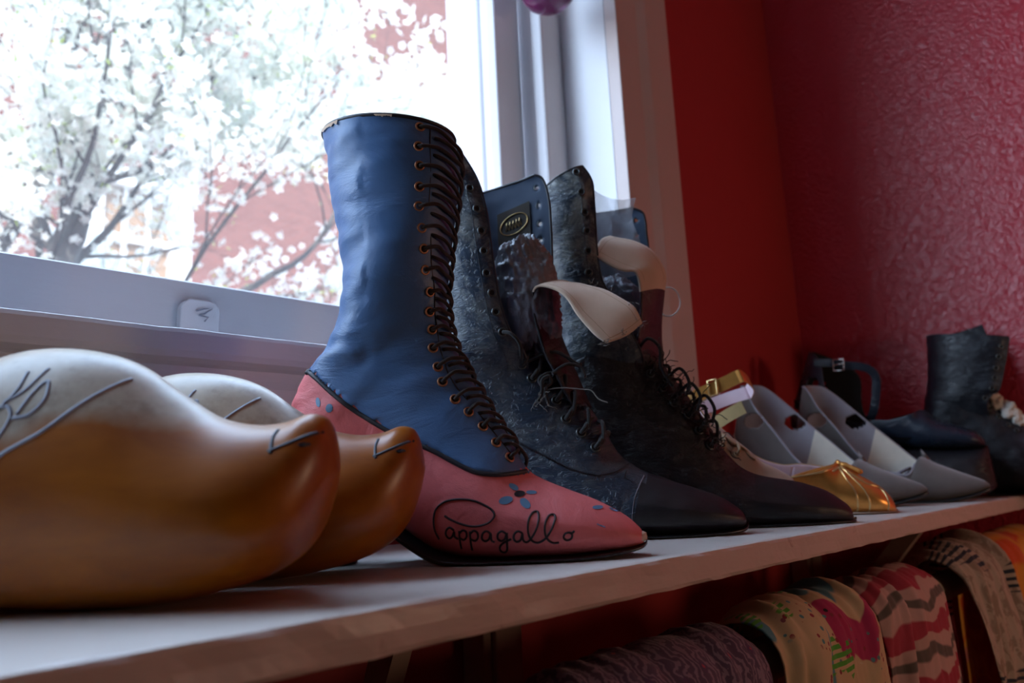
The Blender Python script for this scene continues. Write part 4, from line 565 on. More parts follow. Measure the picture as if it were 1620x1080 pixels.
for q, dp in tips:
    # sparser towards the lower right of the crown, where the wall shows between the twigs
    den = .56 if (q.z-1.0)*.9 > (q.x-1.0)*.55 else .16
    if q.x < -1.2 or q.z < .2 or q.z > 3.6: continue
    if rng.random() < den:
        for _ in range(rng.randint(4, 7)):
            flower(q + Vector((rng.gauss(0,.034), rng.gauss(0,.034), rng.gauss(.01,.03))), rng.uniform(.015,.023)); nfl += 1
    if rng.random() < .14:
        for _ in range(2):
            c = q + Vector((rng.gauss(0,.03), rng.gauss(0,.03), rng.gauss(0,.03))); d = Vector((rng.gauss(0,1), rng.gauss(0,1), rng.gauss(0,1))).normalized(); e = d.orthogonal()*.25
            lf.add([c, c+d*.012+e*.02, c+d*.028, c+d*.012-e*.02], [(0,1,2,3)])
print('flowers', nfl)
for nm, mb, mt_ in (('blossoms', pet, M['blossom']), ('young_leaves', lf, M['leaf'])):
    o = mb.build(nm, mt_, None, False); o.parent = tree; o.matrix_parent_inverse = tiv; o['kind'] = 'stuff'
tag(tree, 'tree covered in white blossom outside the window', 'tree')

# ------------------------------------------------------------------ shoe building
class Loft:
    """closed tube through stations (A bottom/back, B top/front, half width, exponent, skew) in the shoe's own u,z plane."""
    def __init__(s, st, sub=6):
        s.st = cat([tuple(x) for x in st], sub); s.n = len(s.st); s.sub = sub
    def at(s, f):
        f = max(0, min(f, s.n-1-1e-6)); i = int(f); t = f-i
        return [a+(b-a)*t for a, b in zip(s.st[i], s.st[i+1])]
    def raw(s, f, t):
        a0,a1,b0,b1,w,e,k = s.at(f)
        c = math.cos(t); q = math.sin(t)
        cu = (abs(c)**e)*(1 if c >= 0 else -1) if c < 0 else c
        r = abs(q)**e if c < 0 else abs(q)
        v = -w*(1 if q >= 0 else -1)*r*(1-k*(c if c > 0 else c*.35))
        if c < 0: cu = -(abs(c)**(1/max(e,.3)) if False else abs(c)**e)
        m0, m1 = (a0+b0)/2, (a1+b1)/2; h0, h1 = (b0-a0)/2, (b1-a1)/2
        return Vector((m0+h0*cu, v, m1+h1*cu))
    def nrm(s, f, t):
        p = s.raw(f, t); du = s.raw(f+.3, t)-s.raw(f-.3, t); dt = s.raw(f, t+.05)-s.raw(f, t-.05)
        n = du.cross(dt)
        a0,a1,b0,b1,*_ = s.at(f); c = Vector(((a0+b0)/2, 0, (a1+b1)/2))
        if n.length < 1e-12: n = p-c
        n.normalize()
        return n if n.dot(p-c) > 0 else -n
    def S(s, f, t, off=0): return s.raw(f, t) + (s.nrm(f, t)*off if off else Vector())
    def find(s, u, z):
        """station and angle of the near-side point that shows at (u,z)."""
        best = None
        for i in range(s.n*3):
            f = i/3
            if f > s.n-1: break
            for j in range(1, 40):
                t = PI*j/40; p = s.raw(f, t); d = (p.x-u)**2+(p.z-z)**2
                if best is None or d < best[0]: best = (d, f, t)
        return best[1], best[2]
    def mesh(s, nseg=56, cap0=True, cap1=True, disp=None):
        V = []; 
        for i in range(s.n):
            for k in range(nseg):
                t = 2*PI*k/nseg; p = s.raw(i, t)
                if disp: p = p + s.nrm(min(max(i,.5), s.n-1.5), t)*disp(p, i)
                V.append(Vector((p.x, p.y, max(p.z, .0007))))
        F = grid_faces(s.n, nseg, True)
        if cap0: F.append(tuple(range(nseg))[::-1])
        if cap1: F.append(tuple(range((s.n-1)*nseg, s.n*nseg)))
        return V, F
def wrinkle(amp, sc=(35,35,70), seed=0, zone=None):
    def f(p, i):
        a = amp*(zone(p) if zone else 1)
        return a*(noise.noise((p.x*sc[0]+p.z*25+seed, p.y*sc[1], p.z*sc[2]-p.x*30)) + .5*noise.noise((p.x*sc[0]*2.6, p.y*sc[1]*2, p.z*sc[2]*2.4+seed)))
    return f
def bvh(V, F): return BVHTree.FromPolygons([tuple(v) for v in V], F)
def stick(tree, u, z, off=.0004, side=-1):
    h = tree.ray_cast(Vector((u, side*.4, z)), Vector((0, -side, 0)))
    if h[0] is None:
        h = tree.find_nearest(Vector((u, side*.04, z)))
    p, n = h[0], h[1]
    if n.y*side < 0: n = -n
    return p + n*off, n
def ribbon(mb, P, NR, r, flat=.35):
    """painted stroke: a low ridge lying on the surface."""
    for a in (0,):
        mb.tube(P, r, 6)
    return mb
def flat_shape(mb, tree, pts, off=.0005):
    c = [sum(p[i] for p in pts)/len(pts) for i in (0,1)]
    V = [stick(tree, c[0], c[1], off)[0]]; n = len(pts)
    for s_ in (.5, 1.0): V += [stick(tree, c[0]+(p[0]-c[0])*s_, c[1]+(p[1]-c[1])*s_, off)[0] for p in pts]
    F = [(0,1+i,1+(i+1)%n) for i in range(n)] + [(1+i,1+n+i,1+n+(i+1)%n,1+(i+1)%n) for i in range(n)]
    mb.add(V, F)
def solepart(D_, root, mat, zmin=.0006, nm='sole'):
    st = [list(x) for x in D_['sole']]; lo = min(s[1] for s in st); 
    for s in st:
        s[1] = max(s[1]-min(lo,0)*(1 if lo < 0 else 0)*0, zmin); 
        if s[3] < s[1]+.0028: s[3] = s[1]+.0028
    L = Loft(st, 5); V, F = L.mesh(40); V = [Vector((v.x, v.y, max(v.z, .0005))) for v in V]; return mesh(nm, V, F, mat, root), L
def rootof(name, D_, base='base'):
    return empty(name, (D_['loc'][0], D_['loc'][1], 0), math.radians(D_['ang']))
def heel(root, u0, u1, w, ztop0, ztop1, ub0, ub1, wb, mat, name='heel'):
    V = []
    for (a, b, ww, z0, z1) in ((ub0, ub1, wb, .0006, .0006), (ub0+(u0-ub0)*.45, ub1+(u1-ub1)*.45, wb+(w-wb)*.35, (ztop0)*.55, ztop1*.55), (u0, u1, w, ztop0, ztop1)):
        n = 20
        for k in range(n):
            t = 2*PI*k/n; c, s_ = math.cos(t), math.sin(t); e = .6
            cc = abs(c)**e*(1 if c >= 0 else -1); ss = abs(s_)**e*(1 if s_ >= 0 else -1)
            V.append(((a+b)/2+(b-a)/2*cc, ww*ss, (z0+z1)/2+(z1-z0)/2*cc))
    F = grid_faces(3, 20, True) + [tuple(range(20))[::-1], tuple(range(40,60))]
    return mesh(name, V, F, mat, root)
def eyelet(root, p, n, R=.0026, r=.0008, mat=None, hole=True, holeR=None):
    o = MB().torus(p, n, R, r).build('eyelet', mat or M['steel'], root)
    if hole: MB().disc(Vector(p)+Vector(n)*.0001, n, R*.82).build('hole', M['hole'], o)
    return o
def smoothP(P, n=6): return [Vector(p) for p in cat([tuple(p) for p in P], n)]

# ------------------------------------------------------------------ blue and pink lace-up boot
d = D['blue']; boot = rootof('lace_up_boot', d)
tag(boot, 'tall lace-up boot with blue leather shaft and pink foot, standing beside the yellow clogs', 'boot')
LB = Loft(d['upper'], 7)
seam = sorted(d['seam'])
def sagging(p): return 1.0 if p.z > .12 else .35
dz = wrinkle(.0019, (14,14,50), 3, lambda p: (1.0 if p.z > .10 else .2)*(1.4 if p.x < -.18 else .55))
V, F = LB.mesh(120, True, False, dz)
inb = [v[2] > lin(seam, v[0])-.0016 for v in V]; low_ = [v[2] < lin(seam, v[0])+.0018 for v in V]
Fb = [f for f in F if all(inb[i] for i in f)]; Fp = [f for f in F if any(low_[i] for i in f)]
VB_ = []
for i_, v in enumerate(V):
    c_ = Vector((v.x, 0, v.z)); q_ = v + (v-c_).normalized()*.0007 if (v-c_).length > 1e-5 else v.copy()
    sz = lin(seam, v.x)
    if abs(q_.z-sz) < .0019: q_.z = sz
    VB_.append(q_)
def sub(V, Fs):
    use = {}; out = []; FF = []
    for f in Fs:
        g = []
        for i in f:
            if i not in use: use[i] = len(out); out.append(V[i])
            g.append(use[i])
        FF.append(tuple(g))
    return out, FF
o = mesh('shaft', *sub(VB_, Fb), M['blue'], boot); solidify(o, .0022, -1)
o['label'] = 'blue leather shaft'
# push the seam outline: the pink foot runs up under the blue shaft
o = mesh('foot', *sub(V, Fp), M['pink'], boot); o['label'] = 'pink leather foot'
BT = bvh(V, F)
sp_ = []
for u, z in cat(seam, 8):
    if -.262 < u < -.0765: sp_.append(stick(BT, u, z, .0003)[0])
sp2 = [Vector((p.x, -p.y, p.z)) for p in reversed(sp_)]
MB().tube(sp_, .0017, 8).tube(sp2, .0017, 8).build('seam_piping', M['piping'], boot)
so, _ = solepart(d, boot, M['sole'])
heel(boot, -.252, -.198, .026, .072, .052, -.240, -.205, .019, M['sole'])
MB().disc((0,0,0),(0,0,1),.001).v
# chipped toe of the sole
ch = MB()
for i in range(14):
    a = i*.45; ch.disc((.0035-.0008*math.cos(a), -.006+.004*math.sin(a*1.3), .0125+.0025*math.sin(a)), (.7,-.7,.1), .0022)
V2 = []; 
o = Loft([(-.007,.0085,-.0065,.0155,.0112,.6,0),(-.002,.0088,-.0015,.0155,.0085,.6,0),(.0008,.0098,.0008,.0145,.0035,.6,0)], 3)
mesh('worn_toe_tip', *o.mesh(20, disp=wrinkle(.0006, (400,400,400))), M['chip'], boot)['label'] = 'chipped pale toe tip'
# lettering and painted flowers
let = MB()
for st in d['strokes']:
    P = [stick(BT, u, z, .0002)[0] for u, z in cat([tuple(p) for p in st], 5)]
    let.tube(P, .00072, 6)
let.build('handwritten_lettering', M['ink'], boot)
for p in d['petals']:
    fl = MB(); flat_shape(fl, BT, p, .00035); fl.build('painted_petal', M['petal'], boot)
fc = MB(); flat_shape(fc, BT, d['center'], .0005); fc.build('flower_centre', M['ink'], boot)
# eyelets and laces
ey = [LB.find(u, z) for u, z in d['eyelets']]
ey = [(f, min(t, 1.25)) for f, t in ey]
for i, (f, t) in enumerate(ey):
    p = LB.S(f, t, .0006); n = LB.nrm(f, t)
    eyelet(boot, p, n, .0030, .00085, M['copper'], True)
    p2 = Vector((p.x, -p.y, p.z)); n2 = Vector((n.x, -n.y, n.z)); eyelet(boot, p2, n2, .0030, .00085, M['copper'], True)
# facing edge line just in front of the eyelets
for sgn in (1,):
    E_ = [LB.S(f, t*.80, .0004) for f, t in ey]; 
    MB().tube(smoothP(E_, 3), .0005, 6).tube(smoothP([Vector((p.x,-p.y,p.z)) for p in E_], 3), .0005, 6).build('facing_edge', M['piping'], boot)
def bootpt(f, t, off=.0022):
    # t negative = far side
    p = LB.S(f, abs(t), off); return Vector((p.x, -p.y, p.z)) if t < 0 else p
for i, (f, t) in enumerate(ey):
    wob = .25*math.sin(i*2.1)
    # over strand: out of the near eyelet, across the front to the far side one row down
    f2 = ey[i+1][0] if i+1 < len(ey) else f
    fn = f if i == 0 else (f+ey[i-1][0])/2
    if i < len(ey):
        a = [bootpt(f, t, .0003), bootpt(f, t*.92, .0025), bootpt(f-.15+wob*.3, t*.66, .0027), bootpt((f*2+f2)/3, t*.38, .0027), bootpt((f+f2)/2, 0, .003), bootpt((f+f2*2)/3, -t*.4, .0025), bootpt(f2, -t*.78, .0005)]
        MB().tube(smoothP(a, 5), .00145, 7).build('lace', M['lace_dark'], boot)
    if i+1 < len(ey):
        t2 = ey[i+1][1]
        # under strand: from beneath the facing between two rows, down across the front
        fm = f + (f2-f)*.42
        a = [bootpt(fm, t*.74, .0002), bootpt(fm+(f2-f)*.10, t*.66, .0024), bootpt(fm+(f2-f)*.35, t*.42, .0036), bootpt(fm+(f2-f)*.75, t*.12, .0038), bootpt(fm+(f2-f)*1.1, -t*.25, .0032), bootpt(fm+(f2-f)*1.3, -t*.7, .0005)]
        MB().tube(smoothP(a, 5), .00135, 7).build('lace', M['lace_dark'], boot)
# torn patches of tan lining at the rim
rim = MB()
def rimpatch(t0, t1, dep, seed):
    V = []; nu, nv = 16, 5; top = LB.n-1
    for i in range(nu+1):
        t = t0+(t1-t0)*i/nu
        dd = dep*(.6+.5*noise.noise((i*.5, seed, 0)))*(1 if 0 < i < nu else .3)
        for j in range(nv+1):
            V.append(LB.S(top-.3-dd*j/nv, t, .0024))
    rim.add(V, grid_faces(nu+1, nv+1))
rimpatch(2.1, 2.62, 2.6, 1); rimpatch(1.25, 1.5, 2.0, 5)
rim.build('torn_rim_patch', M['lining'], boot)['label'] = 'tan torn lining at the rim'
# thin dark binding round the rim
MB().tube([LB.S(LB.n-1.001, 2*PI*k/60, .0004) if k else LB.S(LB.n-1.001, .0001, .0004) for k in range(60)], .0016, 6, True).build('rim_binding', M['piping'], boot)

# ------------------------------------------------------------------ open boots
def open_shaft(d, mat, root, vfar=True, seed=0, nr=5, nc=90, holes=()):
    r0 = [list(q) if isinstance(q, list) else q for q in d['shaft'][0]]
    r0[0][1] -= .022; r0[0][0] += .004; r0[1][1] -= .020; r0[2][1] -= .020; r0[1][2] *= .5; r0[2][2] *= .5; r0[3] *= .62
    rows = cat([tuple(r[0])+tuple(r[1])+tuple(r[2])+(r[3],) for r in [r0]+d['shaft']], nr)
    V = []; nrow = len(rows)
    for ri, (bu,bz,nu,nz,nv,fu,fz,fv,w) in enumerate(rows):
        mid_u = bu+(nu-bu)*.45; mz = bz+(nz-bz)*.45
        mu2 = bu+(fu-bu)*.45; mz2 = bz+(fz-bz)*.45
        ctrl = [(nu,nv,nz), (nu*.65+mid_u*.35, nv*.3-w*.78, nz*.65+mz*.35), (mid_u,-w*1.02,mz), (bu+(nu-bu)*.12,-w*.66,bz+(nz-bz)*.12), (bu,0,bz), (bu+(fu-bu)*.12,w*.66,bz+(fz-bz)*.12), (mu2,w*1.02,mz2), (fu*.6+mu2*.4,fv*.4+w*.62,fz*.6+mz2*.4), (fu,fv,fz)]
        C = cat(ctrl, 12); m = len(C)
        for j in range(nc+1):
            q = j/nc*(m-1); i = min(int(q), m-2); t = q-i; p = Vector(C[i])*(1-t)+Vector(C[i+1])*t
            a = .0011*noise.noise((p.x*40+seed, p.y*40, p.z*75)) + .0006*noise.noise((p.x*110, p.y*110+seed, p.z*160))
            c = Vector((bu+(nu-bu)*.4, 0, p.z)); dr = (p-c); dr.z = 0
            if dr.length > 1e-6: p = p + dr.normalized()*a*(.3 if j < 5 or j > nc-5 else 1)
            V.append(p)
    return V, nrow, nc+1
def strip(P): return [Vector(p) for p in P]
def build_open(d, root, mat, seed, capmat):
    L = Loft(d['upper'], 6)
    V, F = L.mesh(80, True, True, wrinkle(.0010, (40,30,50), seed, lambda p: 1.2 if -.17 < p.x < -.05 else .6))
    # the toecap is a separate dark piece in front of the cap seam
    capu = sorted([(z, u) for u, z in d['cap']]) if 'cap' in d else None
    if capu:
        inc = [v[0] > lin(capu, v[2]) for v in V]
        fc_ = [f for f in F if all(inc[i] for i in f)]; fr_ = [f for f in F if not all(inc[i] for i in f)]
        mesh('vamp', *sub(V, fr_), mat, root); mesh('toecap', *sub(V, fc_), capmat, root)['label'] = 'dark smooth toecap'
    else: mesh('vamp', V, F, mat, root)
    T_ = bvh(V, F)
    SV, nr, nc = open_shaft(d, mat, root, seed=seed)
    SF = grid_faces(nr, nc)
    far = [Vector((u, .036, z)) for u, z in d.get('eyelets_far', [])]
    half = nc*.55
    keep = []
    for f in SF:
        c = sum((SV[i] for i in f), Vector())/4; j = f[0] % nc
        if j > half and any((c.x-e.x)**2+(c.z-e.z)**2 < .0024**2 for e in far): continue
        keep.append(f)
    o = mesh('shaft', SV, keep, [mat, M['inner']], root); solidify(o, .0018, 0, 1)
    ST_ = bvh(SV, SF)
    # bound edges of the opening and the rim
    nearE = [SV[i*nc] for i in range(nr)]; farE = [SV[i*nc+nc-1] for i in range(nr)]; top = [SV[(nr-1)*nc+j] for j in range(nc)]
    MB().tube(nearE + top + farE[::-1], .0015, 6).build('edge_binding', M['piping'], root)
    # stitched line behind the eyelets
    stl = []
    for i in range(nr): stl.append(ST_.find_nearest(SV[i*nc+11])[0] + Vector((0,-.0009,0)))
    MB().tube(stl, .00035, 5).build('stitching', M['piping'], root)
    for u, z in d['eyelets']:
        p, n = stick(ST_, u, z, .0016); eyelet(root, p, n, .0033, .0010)
    for e in far:
        h = ST_.ray_cast(Vector((e.x, 0, e.z)), Vector((0,1,0))); p = h[0] if h[0] else e
        MB().torus(p, (0,1,0), .0031, .0009).build('eyelet', M['steel'], root)
    low = []
    for u, z in d['eyelets_low']:
        p, n = stick(T_, u, z, .0012); eyelet(root, p, n, .0037, .0011, M['steel']); low.append((p, n))
    return L, T_, ST_, low, SV, nr, nc, V, F
def lace_rows(root, low, mat, seed, r=.0021):
    rg = random.Random(seed)
    for i, (p, n) in enumerate(low):
        # flat cord out of the eyelet, over the opening to the far side and under
        q = Vector((p.x+.011, 0.002, p.z+.012)); f_ = Vector((p.x+.004, .020, p.z+.006))
        a = [p, p+n*.003+Vector((.003,0,.003)), (p+q)/2+Vector((.001,-.004,.004)), q+Vector((0,0,.002)), f_]
        MB().tube(smoothP(a, 6), r, 7).build('lace', mat, root)
        if i+1 < len(low):
            p2 = low[i+1][0]; q0 = Vector((p.x+.010, .004, p.z+.010))
            a = [q0, (q0+p2)/2+Vector((.008,-.006,.010)), p2+Vector((.007,.001,.006)), p2+Vector((.003,-.001,.002))]
            MB().tube(smoothP(a, 6), r*.9, 7).build('lace', mat, root)
def fuzz(root, pts, n, rad, ln, mat, seed, name='frayed_threads', r=.00028):
    rg = random.Random(seed); mb = MB()
    for _ in range(n):
        c = Vector(rg.choice(pts)) + Vector([rg.gauss(0,rad) for _ in range(3)])
        d_ = Vector([rg.gauss(0,1) for _ in range(3)]).normalized(); P = [c]
        for k in range(5):
            d_ = (d_+Vector([rg.gauss(0,.5) for _ in range(3)])).normalized(); P.append(P[-1]+d_*ln/5)
        mb.tube(P, r, 4)
    return mb.build(name, mat, root)
def sheet(root, G, mats, name, thick=.0014, sub_=6, seed=0, amp=.0008, mo=1):
    rows = [cat([ (p[0],p[2],p[1]) for p in r], sub_) for r in G]      # (u,v,z)
    cols = list(zip(*rows)); cols = [cat(list(c), sub_) for c in cols]; rows = list(zip(*cols))
    V = [Vector(p) + Vector((amp*noise.noise((p[0]*60,p[1]*60,p[2]*60+seed)),)*3) for r in rows for p in r]
    F = grid_faces(len(rows), len(rows[0]))
    fm = [2 if f[0]//len(rows[0]) < 3*sub_ else 0 for f in F]
    o = mesh(name, V, F, [mats[0], mats[1], mats[1], mats[1]], root, True, fm)
    solidify(o, thick, 0, mo); nc_ = len(rows[0]); nr_ = len(rows); a = 3*sub_+3
    lines = MB(); 
    for c_ in (2, nc_-3): lines.tube([V[i*nc_+c_] for i in range(a, nr_-2)], .0013, 5)
    lines.tube([V[(nr_-3)*nc_+j] for j in range(nc_)], .0013, 5)
    lines.build('stitching', M['lace_tan'], o)
    return o, V, nr_, nc_
def bag(name, c, R, mat, root, seed, sq=1.0, amp=.28):
    V = []; n, k = 90, 120
    for i in range(n+1):
        a = PI*i/n
        for j in range(k):
            t = 2*PI*j/k; dv = Vector((math.sin(a)*math.cos(t), math.sin(a)*math.sin(t), math.cos(a)))
            rr = 1 + amp*(noise.noise(dv*1.6+Vector((seed,0,0)))) 
            q = noise.noise(dv*4.2+Vector((0,seed,0))); rr += .08*(1-abs(q)*4 if abs(q) < .25 else 0)
            d2 = Vector((dv.x*11, dv.y*11, dv.z*3.2)); q = noise.noise(d2+Vector((0,0,seed))); rr += .035*(1-abs(q)*4 if abs(q) < .25 else 0)
            q = noise.noise(d2*2.3+Vector((3,0,seed))); rr += .02*(1-abs(q)*4 if abs(q) < .25 else 0)
            V.append(Vector(c)+Vector((dv.x*R[0], dv.y*R[1], dv.z*R[2]))*rr)
    return mesh(name, V, grid_faces(n+1, k, True), mat, root, True)

# nearer dark boot
dA = D['navy_a']; bA = rootof('lace_up_boot', dA)
tag(bA, 'scuffed navy leather boot, shaft spread open, next to the blue and pink boot', 'boot')
LA, TA, SA, lowA, SVA, nrA, ncA, VA, FA = build_open(dA, bA, M['scuffed'], 2.0, M['toecap'])
for o in bA.children:
    if o.name.startswith('shaft'): o.data.materials[0] = M['scuffed']
solepart(dA, bA, M['sole']); heel(bA, -.262, -.212, .024, .062, .046, -.252, -.216, .018, M['sole'])
lace_rows(bA, lowA, M['lace_black'], 3)
# stitched seams
def seamline(root, T_, pts, mat, r=.0005, zig=0, name='seam', off=.0003):
    P = [stick(T_, u, z, off)[0] for u, z in cat([tuple(p) for p in pts], 14 if zig else 6)]
    mb = MB()
    if zig:
        dense = cat([tuple(p) for p in P], 2)
        mb.tube([Vector(p)+Vector((0,-.0002,zig*(1 if i % 2 else -1))) for i, p in enumerate(dense)], r, 5)
    else: mb.tube(P, r, 6)
    return mb.build(name, mat, root)
seamline(bA, TA, dA['zig'][:5], M['piping'], .00045, .0008); seamline(bA, TA, dA['zig'][4:], M['piping'], .0004)
seamline(bA, TA, dA['cap'], M['silver'] if False else M['grey_lining'], .00022, .0007, 'cap_stitching')
sheet(bA, [[(p[0],p[1],p[2]) for p in r] for r in dA['tongue']], [M['lining'], M['black']], 'tongue', .0022, 6, 1)[0]['label'] = 'black tongue folded over, showing cream canvas lining'
# gold-stamped label inside the far side of the shaft
lab = MB(); mI = plain('dark_label_cloth', (.035,.028,.022), .7)
def far_in(S_, u, z, off=.002):
    h = S_.ray_cast(Vector((u, 0.0, z)), Vector((0,1,0))); p = h[0] if h[0] else Vector((u,.036,z)); return p + Vector((0,-off,0))
ex = [e for e in dA['eyelets_far']]
uu0, uu1, zz0, zz1 = -.216, -.181, .292, .327
V = [far_in(SA, uu0+(uu1-uu0)*i/14, zz0+(zz1-zz0)*j/8+.010*(i/14), .0022) for i in range(15) for j in range(9)]
lb = mesh('inner_label', V, grid_faces(15, 9), mI, bA); lb['label'] = 'dark label with gold stamping inside the shaft'
gp = MB()
def gpt(a, b): return far_in(SA, uu0+(uu1-uu0)*a, zz0+(zz1-zz0)*b+.010*a, .0028)
gp.tube([gpt(.5+.42*math.cos(t)*(1 if abs(math.cos(t)) > .3 else 1), .5+.3*math.sin(t)) for t in [i*2*PI/30 for i in range(30)]], .0005, 5, True)
for k in range(5): gp.tube([gpt(.25+.1*k, .36), gpt(.28+.1*k, .62), gpt(.32+.1*k, .40)], .0004, 5)
gp.build('gold_stamping', M['goldtrim'], lb)
bgA = bag('plastic_bag', (-.186,.004,.222), (.034,.030,.060), M['bag'], None, 3.0, amp=.2)
bgA.parent = bA; bgA.name = 'stuffing'; bgA['label'] = 'crumpled grey plastic stuffed in the shaft'
# knot and loose ends on the nearer boot
kp = lowA[2][0] + Vector((0,-.004,.002)) if len(lowA) > 2 else Vector((-.15,-.04,.15))
kn = MB(); 
kn.tube(smoothP([kp+Vector((.010,.006,.010)), kp+Vector((0,-.002,.008)), kp+Vector((-.006,-.005,.003)), kp+Vector((-.003,-.006,-.003)), kp+Vector((.004,-.005,-.001)), kp+Vector((.003,-.006,.005)), kp+Vector((-.003,-.008,.002)), kp+Vector((-.004,-.006,-.008)), kp+Vector((-.008,-.004,-.016))], 6), .0016, 7)
kn.tube(smoothP([kp+Vector((.002,-.004,0)), kp+Vector((-.001,-.006,-.009)), kp+Vector((.001,-.004,-.019))], 6), .0016, 7)
kn.tube(smoothP([kp+Vector((.006,-.002,.008)), kp+Vector((.018,.004,.016)), kp+Vector((.030,.010,.014)), kp+Vector((.034,.008,.004))], 6), .0016, 7)
kn.build('lace_knot', M['lace_black'], bA)
MB().tube(smoothP([kp+Vector((.002,-.004,-.006)), kp+Vector((.016,-.004,-.006)), kp+Vector((.030,-.003,-.008)), kp+Vector((.040,-.004,-.010)), kp+Vector((.046,-.006,-.018)), kp+Vector((.054,-.008,-.022))], 6), .0006, 5).build('loose_thread', M['thread'], bA)
fuzz(bA, [kp+Vector((-.008,-.004,-.018)), kp+Vector((.001,-.004,-.02)), kp+Vector((-.004,-.005,-.014))], 26, .0016, .012, M['thread'], 5)
up = [Vector((u, -.030, z)) for u, z in dA['eyelets_low'][:1]]
p0 = stick(SA, *dA['eyelets'][-1], .003)[0]
MB().tube(smoothP([p0, p0+Vector((.008,-.003,-.003)), (p0+lowA[0][0])/2+Vector((.008,-.006,.002)), lowA[0][0]+Vector((0,-.002,.002))], 6), .0016, 7).build('lace', M['lace_black'], bA)
MB().tube(smoothP([lowA[0][0], lowA[0][0]+Vector((.014,.002,.006)), lowA[0][0]+Vector((.032,.006,.010)), lowA[0][0]+Vector((.05,.012,-.002)), lowA[2][0]+Vector((.03,.01,.02))], 6), .0018, 7).build('lace', M['lace_black'], bA)
fuzz(bA, [Vector((p[0], p[2]-.001, p[1])) for p in dA['tongue'][-1]]+[Vector((p[0], p[2], p[1])) for p in [r[-1] for r in dA['tongue'][5:]]], 34, .0018, .007, M['thread'], 8)

# farther dark boot
dB = D['navy_b']; bB = rootof('lace_up_boot', dB)
tag(bB, 'very dark lace-up boot with open scuffed shaft, between the navy boot and the gold shoe', 'boot')
LBb, TB, SB, lowB, SVB, nrB, ncB, VB, FB = build_open(dB, bB, M['black'], 9.0, M['toecap'])
for o in bB.children:
    if o.name.startswith('shaft'): o.data.materials[0] = M['scuffed']
solepart(dB, bB, M['sole']); heel(bB, -.258, -.208, .024, .062, .046, -.248, -.212, .018, M['sole'])
lace_rows(bB, lowB, M['lace_black'], 4, .0019)
M['oxblood'] = leather('dark_oxblood_leather', (.035,.012,.020), .4, None, 0, .5, (40,40,60), 900)
sheet(bB, [[(p[0],p[1],p[2]) for p in r] for r in dB['tongue']], [M['lining'], M['oxblood']], 'tongue', .0022, 6, 4)[0]['label'] = 'dark tongue folded back, showing cream canvas lining'
b2 = bag('stuffing', (-.214,.012,.215), (.036,.024,.050), M['clear'], None, 8.0, amp=.2); b2.parent = bB; b2['label'] = 'clear crumpled plastic stuffed in the shaft'
# clear plastic sheet rising against the far flap
def uvz(F_, *a): return a
G = []
for i in range(10):
    r = []
    for j in range(6):
        a = i/9; b = j/5
        r.append(Vector((-.236+.052*b+.004*math.sin(i*.9+j), .020+.004*math.sin(i*1.3+j*2), .27+.090*a + .030*a*a*max(0, .6-b))))
    G.append(r)
ps = [Vector(p) for r in G for p in r]
o = mesh('plastic_sheet', ps, grid_faces(10, 6), M['clear'], bB); o['label'] = 'clear plastic sticking up beside the far flap'
# white cord loop behind the farther boot
c0 = Vector((-.160, .030, .240)); R_ = .013
lp = [c0+Vector((R_*1.0*math.cos(t)+.004, 0, R_*1.25*math.sin(t))) for t in [(-2.2+4.4*i/24) for i in range(25)]]
MB().tube(lp, .0009, 6).build('cord_loop', M['cord'], bB)
lb_pts = [p for p, n in lowB]
fuzz(bB, [p+Vector((.006,-.002,.006)) for p in lb_pts], 150, .006, .016, M['lace_black'], 12, 'frayed_lace_ends', .0005)
for k in range(3):
    q = lb_pts[min(k+1, len(lb_pts)-1)]
    a = [q+Vector((.006,0,.010)), q+Vector((.018,-.004,.018)), q+Vector((.026,-.006,.004)), q+Vector((.022,-.008,-.010))]
    MB().tube(smoothP(a, 6), .0017, 7).build('lace', M['lace_black'], bB)
tp = Vector((dB['tongue'][0][1][0], 0, dB['tongue'][0][1][1]))
a = [Vector((-.195,-.02,.175)), Vector((-.182,-.03,.190)), Vector((-.170,-.03,.180)), Vector((-.170,-.03,.160)), Vector((-.160,-.03,.140))]
MB().tube(smoothP(a, 6), .0018, 7).build('lace', M['lace_black'], bB)

# ------------------------------------------------------------------ clogs
dC = D['clog']; cl = rootof('wooden_clog', dC)
LC = Loft(dC['upper'], 6); V, F = LC.mesh(96)
def opening(c): return -.30 < c.x < -.185 and c.z > .070+.04*abs((c.x+.245)/.06) and abs(c.y) < .036
F2 = [f for f in F if not (len(f) == 4 and opening(sum((V[i] for i in f), Vector())/4))]
V = [Vector((v.x, v.y, max(v.z, .0006))) for v in V]
o = mesh('wooden_body', V, F2, M['clog'], cl); solidify(o, .006, -1)
CT = bvh(V, F)
def cpt(L_, off=-.0003): return [stick(CT, u, z, off)[0] for u, z in L_]

mkc = MB()
def cm(pts, r=.0009): mkc.tube(cpt(cat(pts, 6)), r, 6)
def top_pt(u, v):
    h = CT.ray_cast(Vector((u, v, .4)), Vector((0,0,-1))); return h[0]+h[1]*.0002
for PX in (D['clog']['m_toe'], D['clog']['m_toe2']): cm(PX, .0010)
mkc.build('painted_line', M['mark'], cl)
mkb = MB()
for PX in D['clog']['m_top']: mkb.tube(cpt(cat(PX, 6)), .0010, 6)
mkb.build('painted_scroll', M['bluemark'], cl)
tag(cl, 'yellow varnished wooden clog with upturned toe, nearest the camera', 'clog')
def copy_tree(o, parent=None):
    c = o.copy(); COL.objects.link(c)
    if parent is not None: c.parent = parent
    for ch in list(o.children): copy_tree(ch, c)
    return c
kids = None
cl2 = copy_tree(cl); cl2.location = (D['clog2']['loc'][0], D['clog2']['loc'][1], 0)
tag(cl2, 'yellow varnished wooden clog between the nearest clog and the blue and pink boot', 'clog')

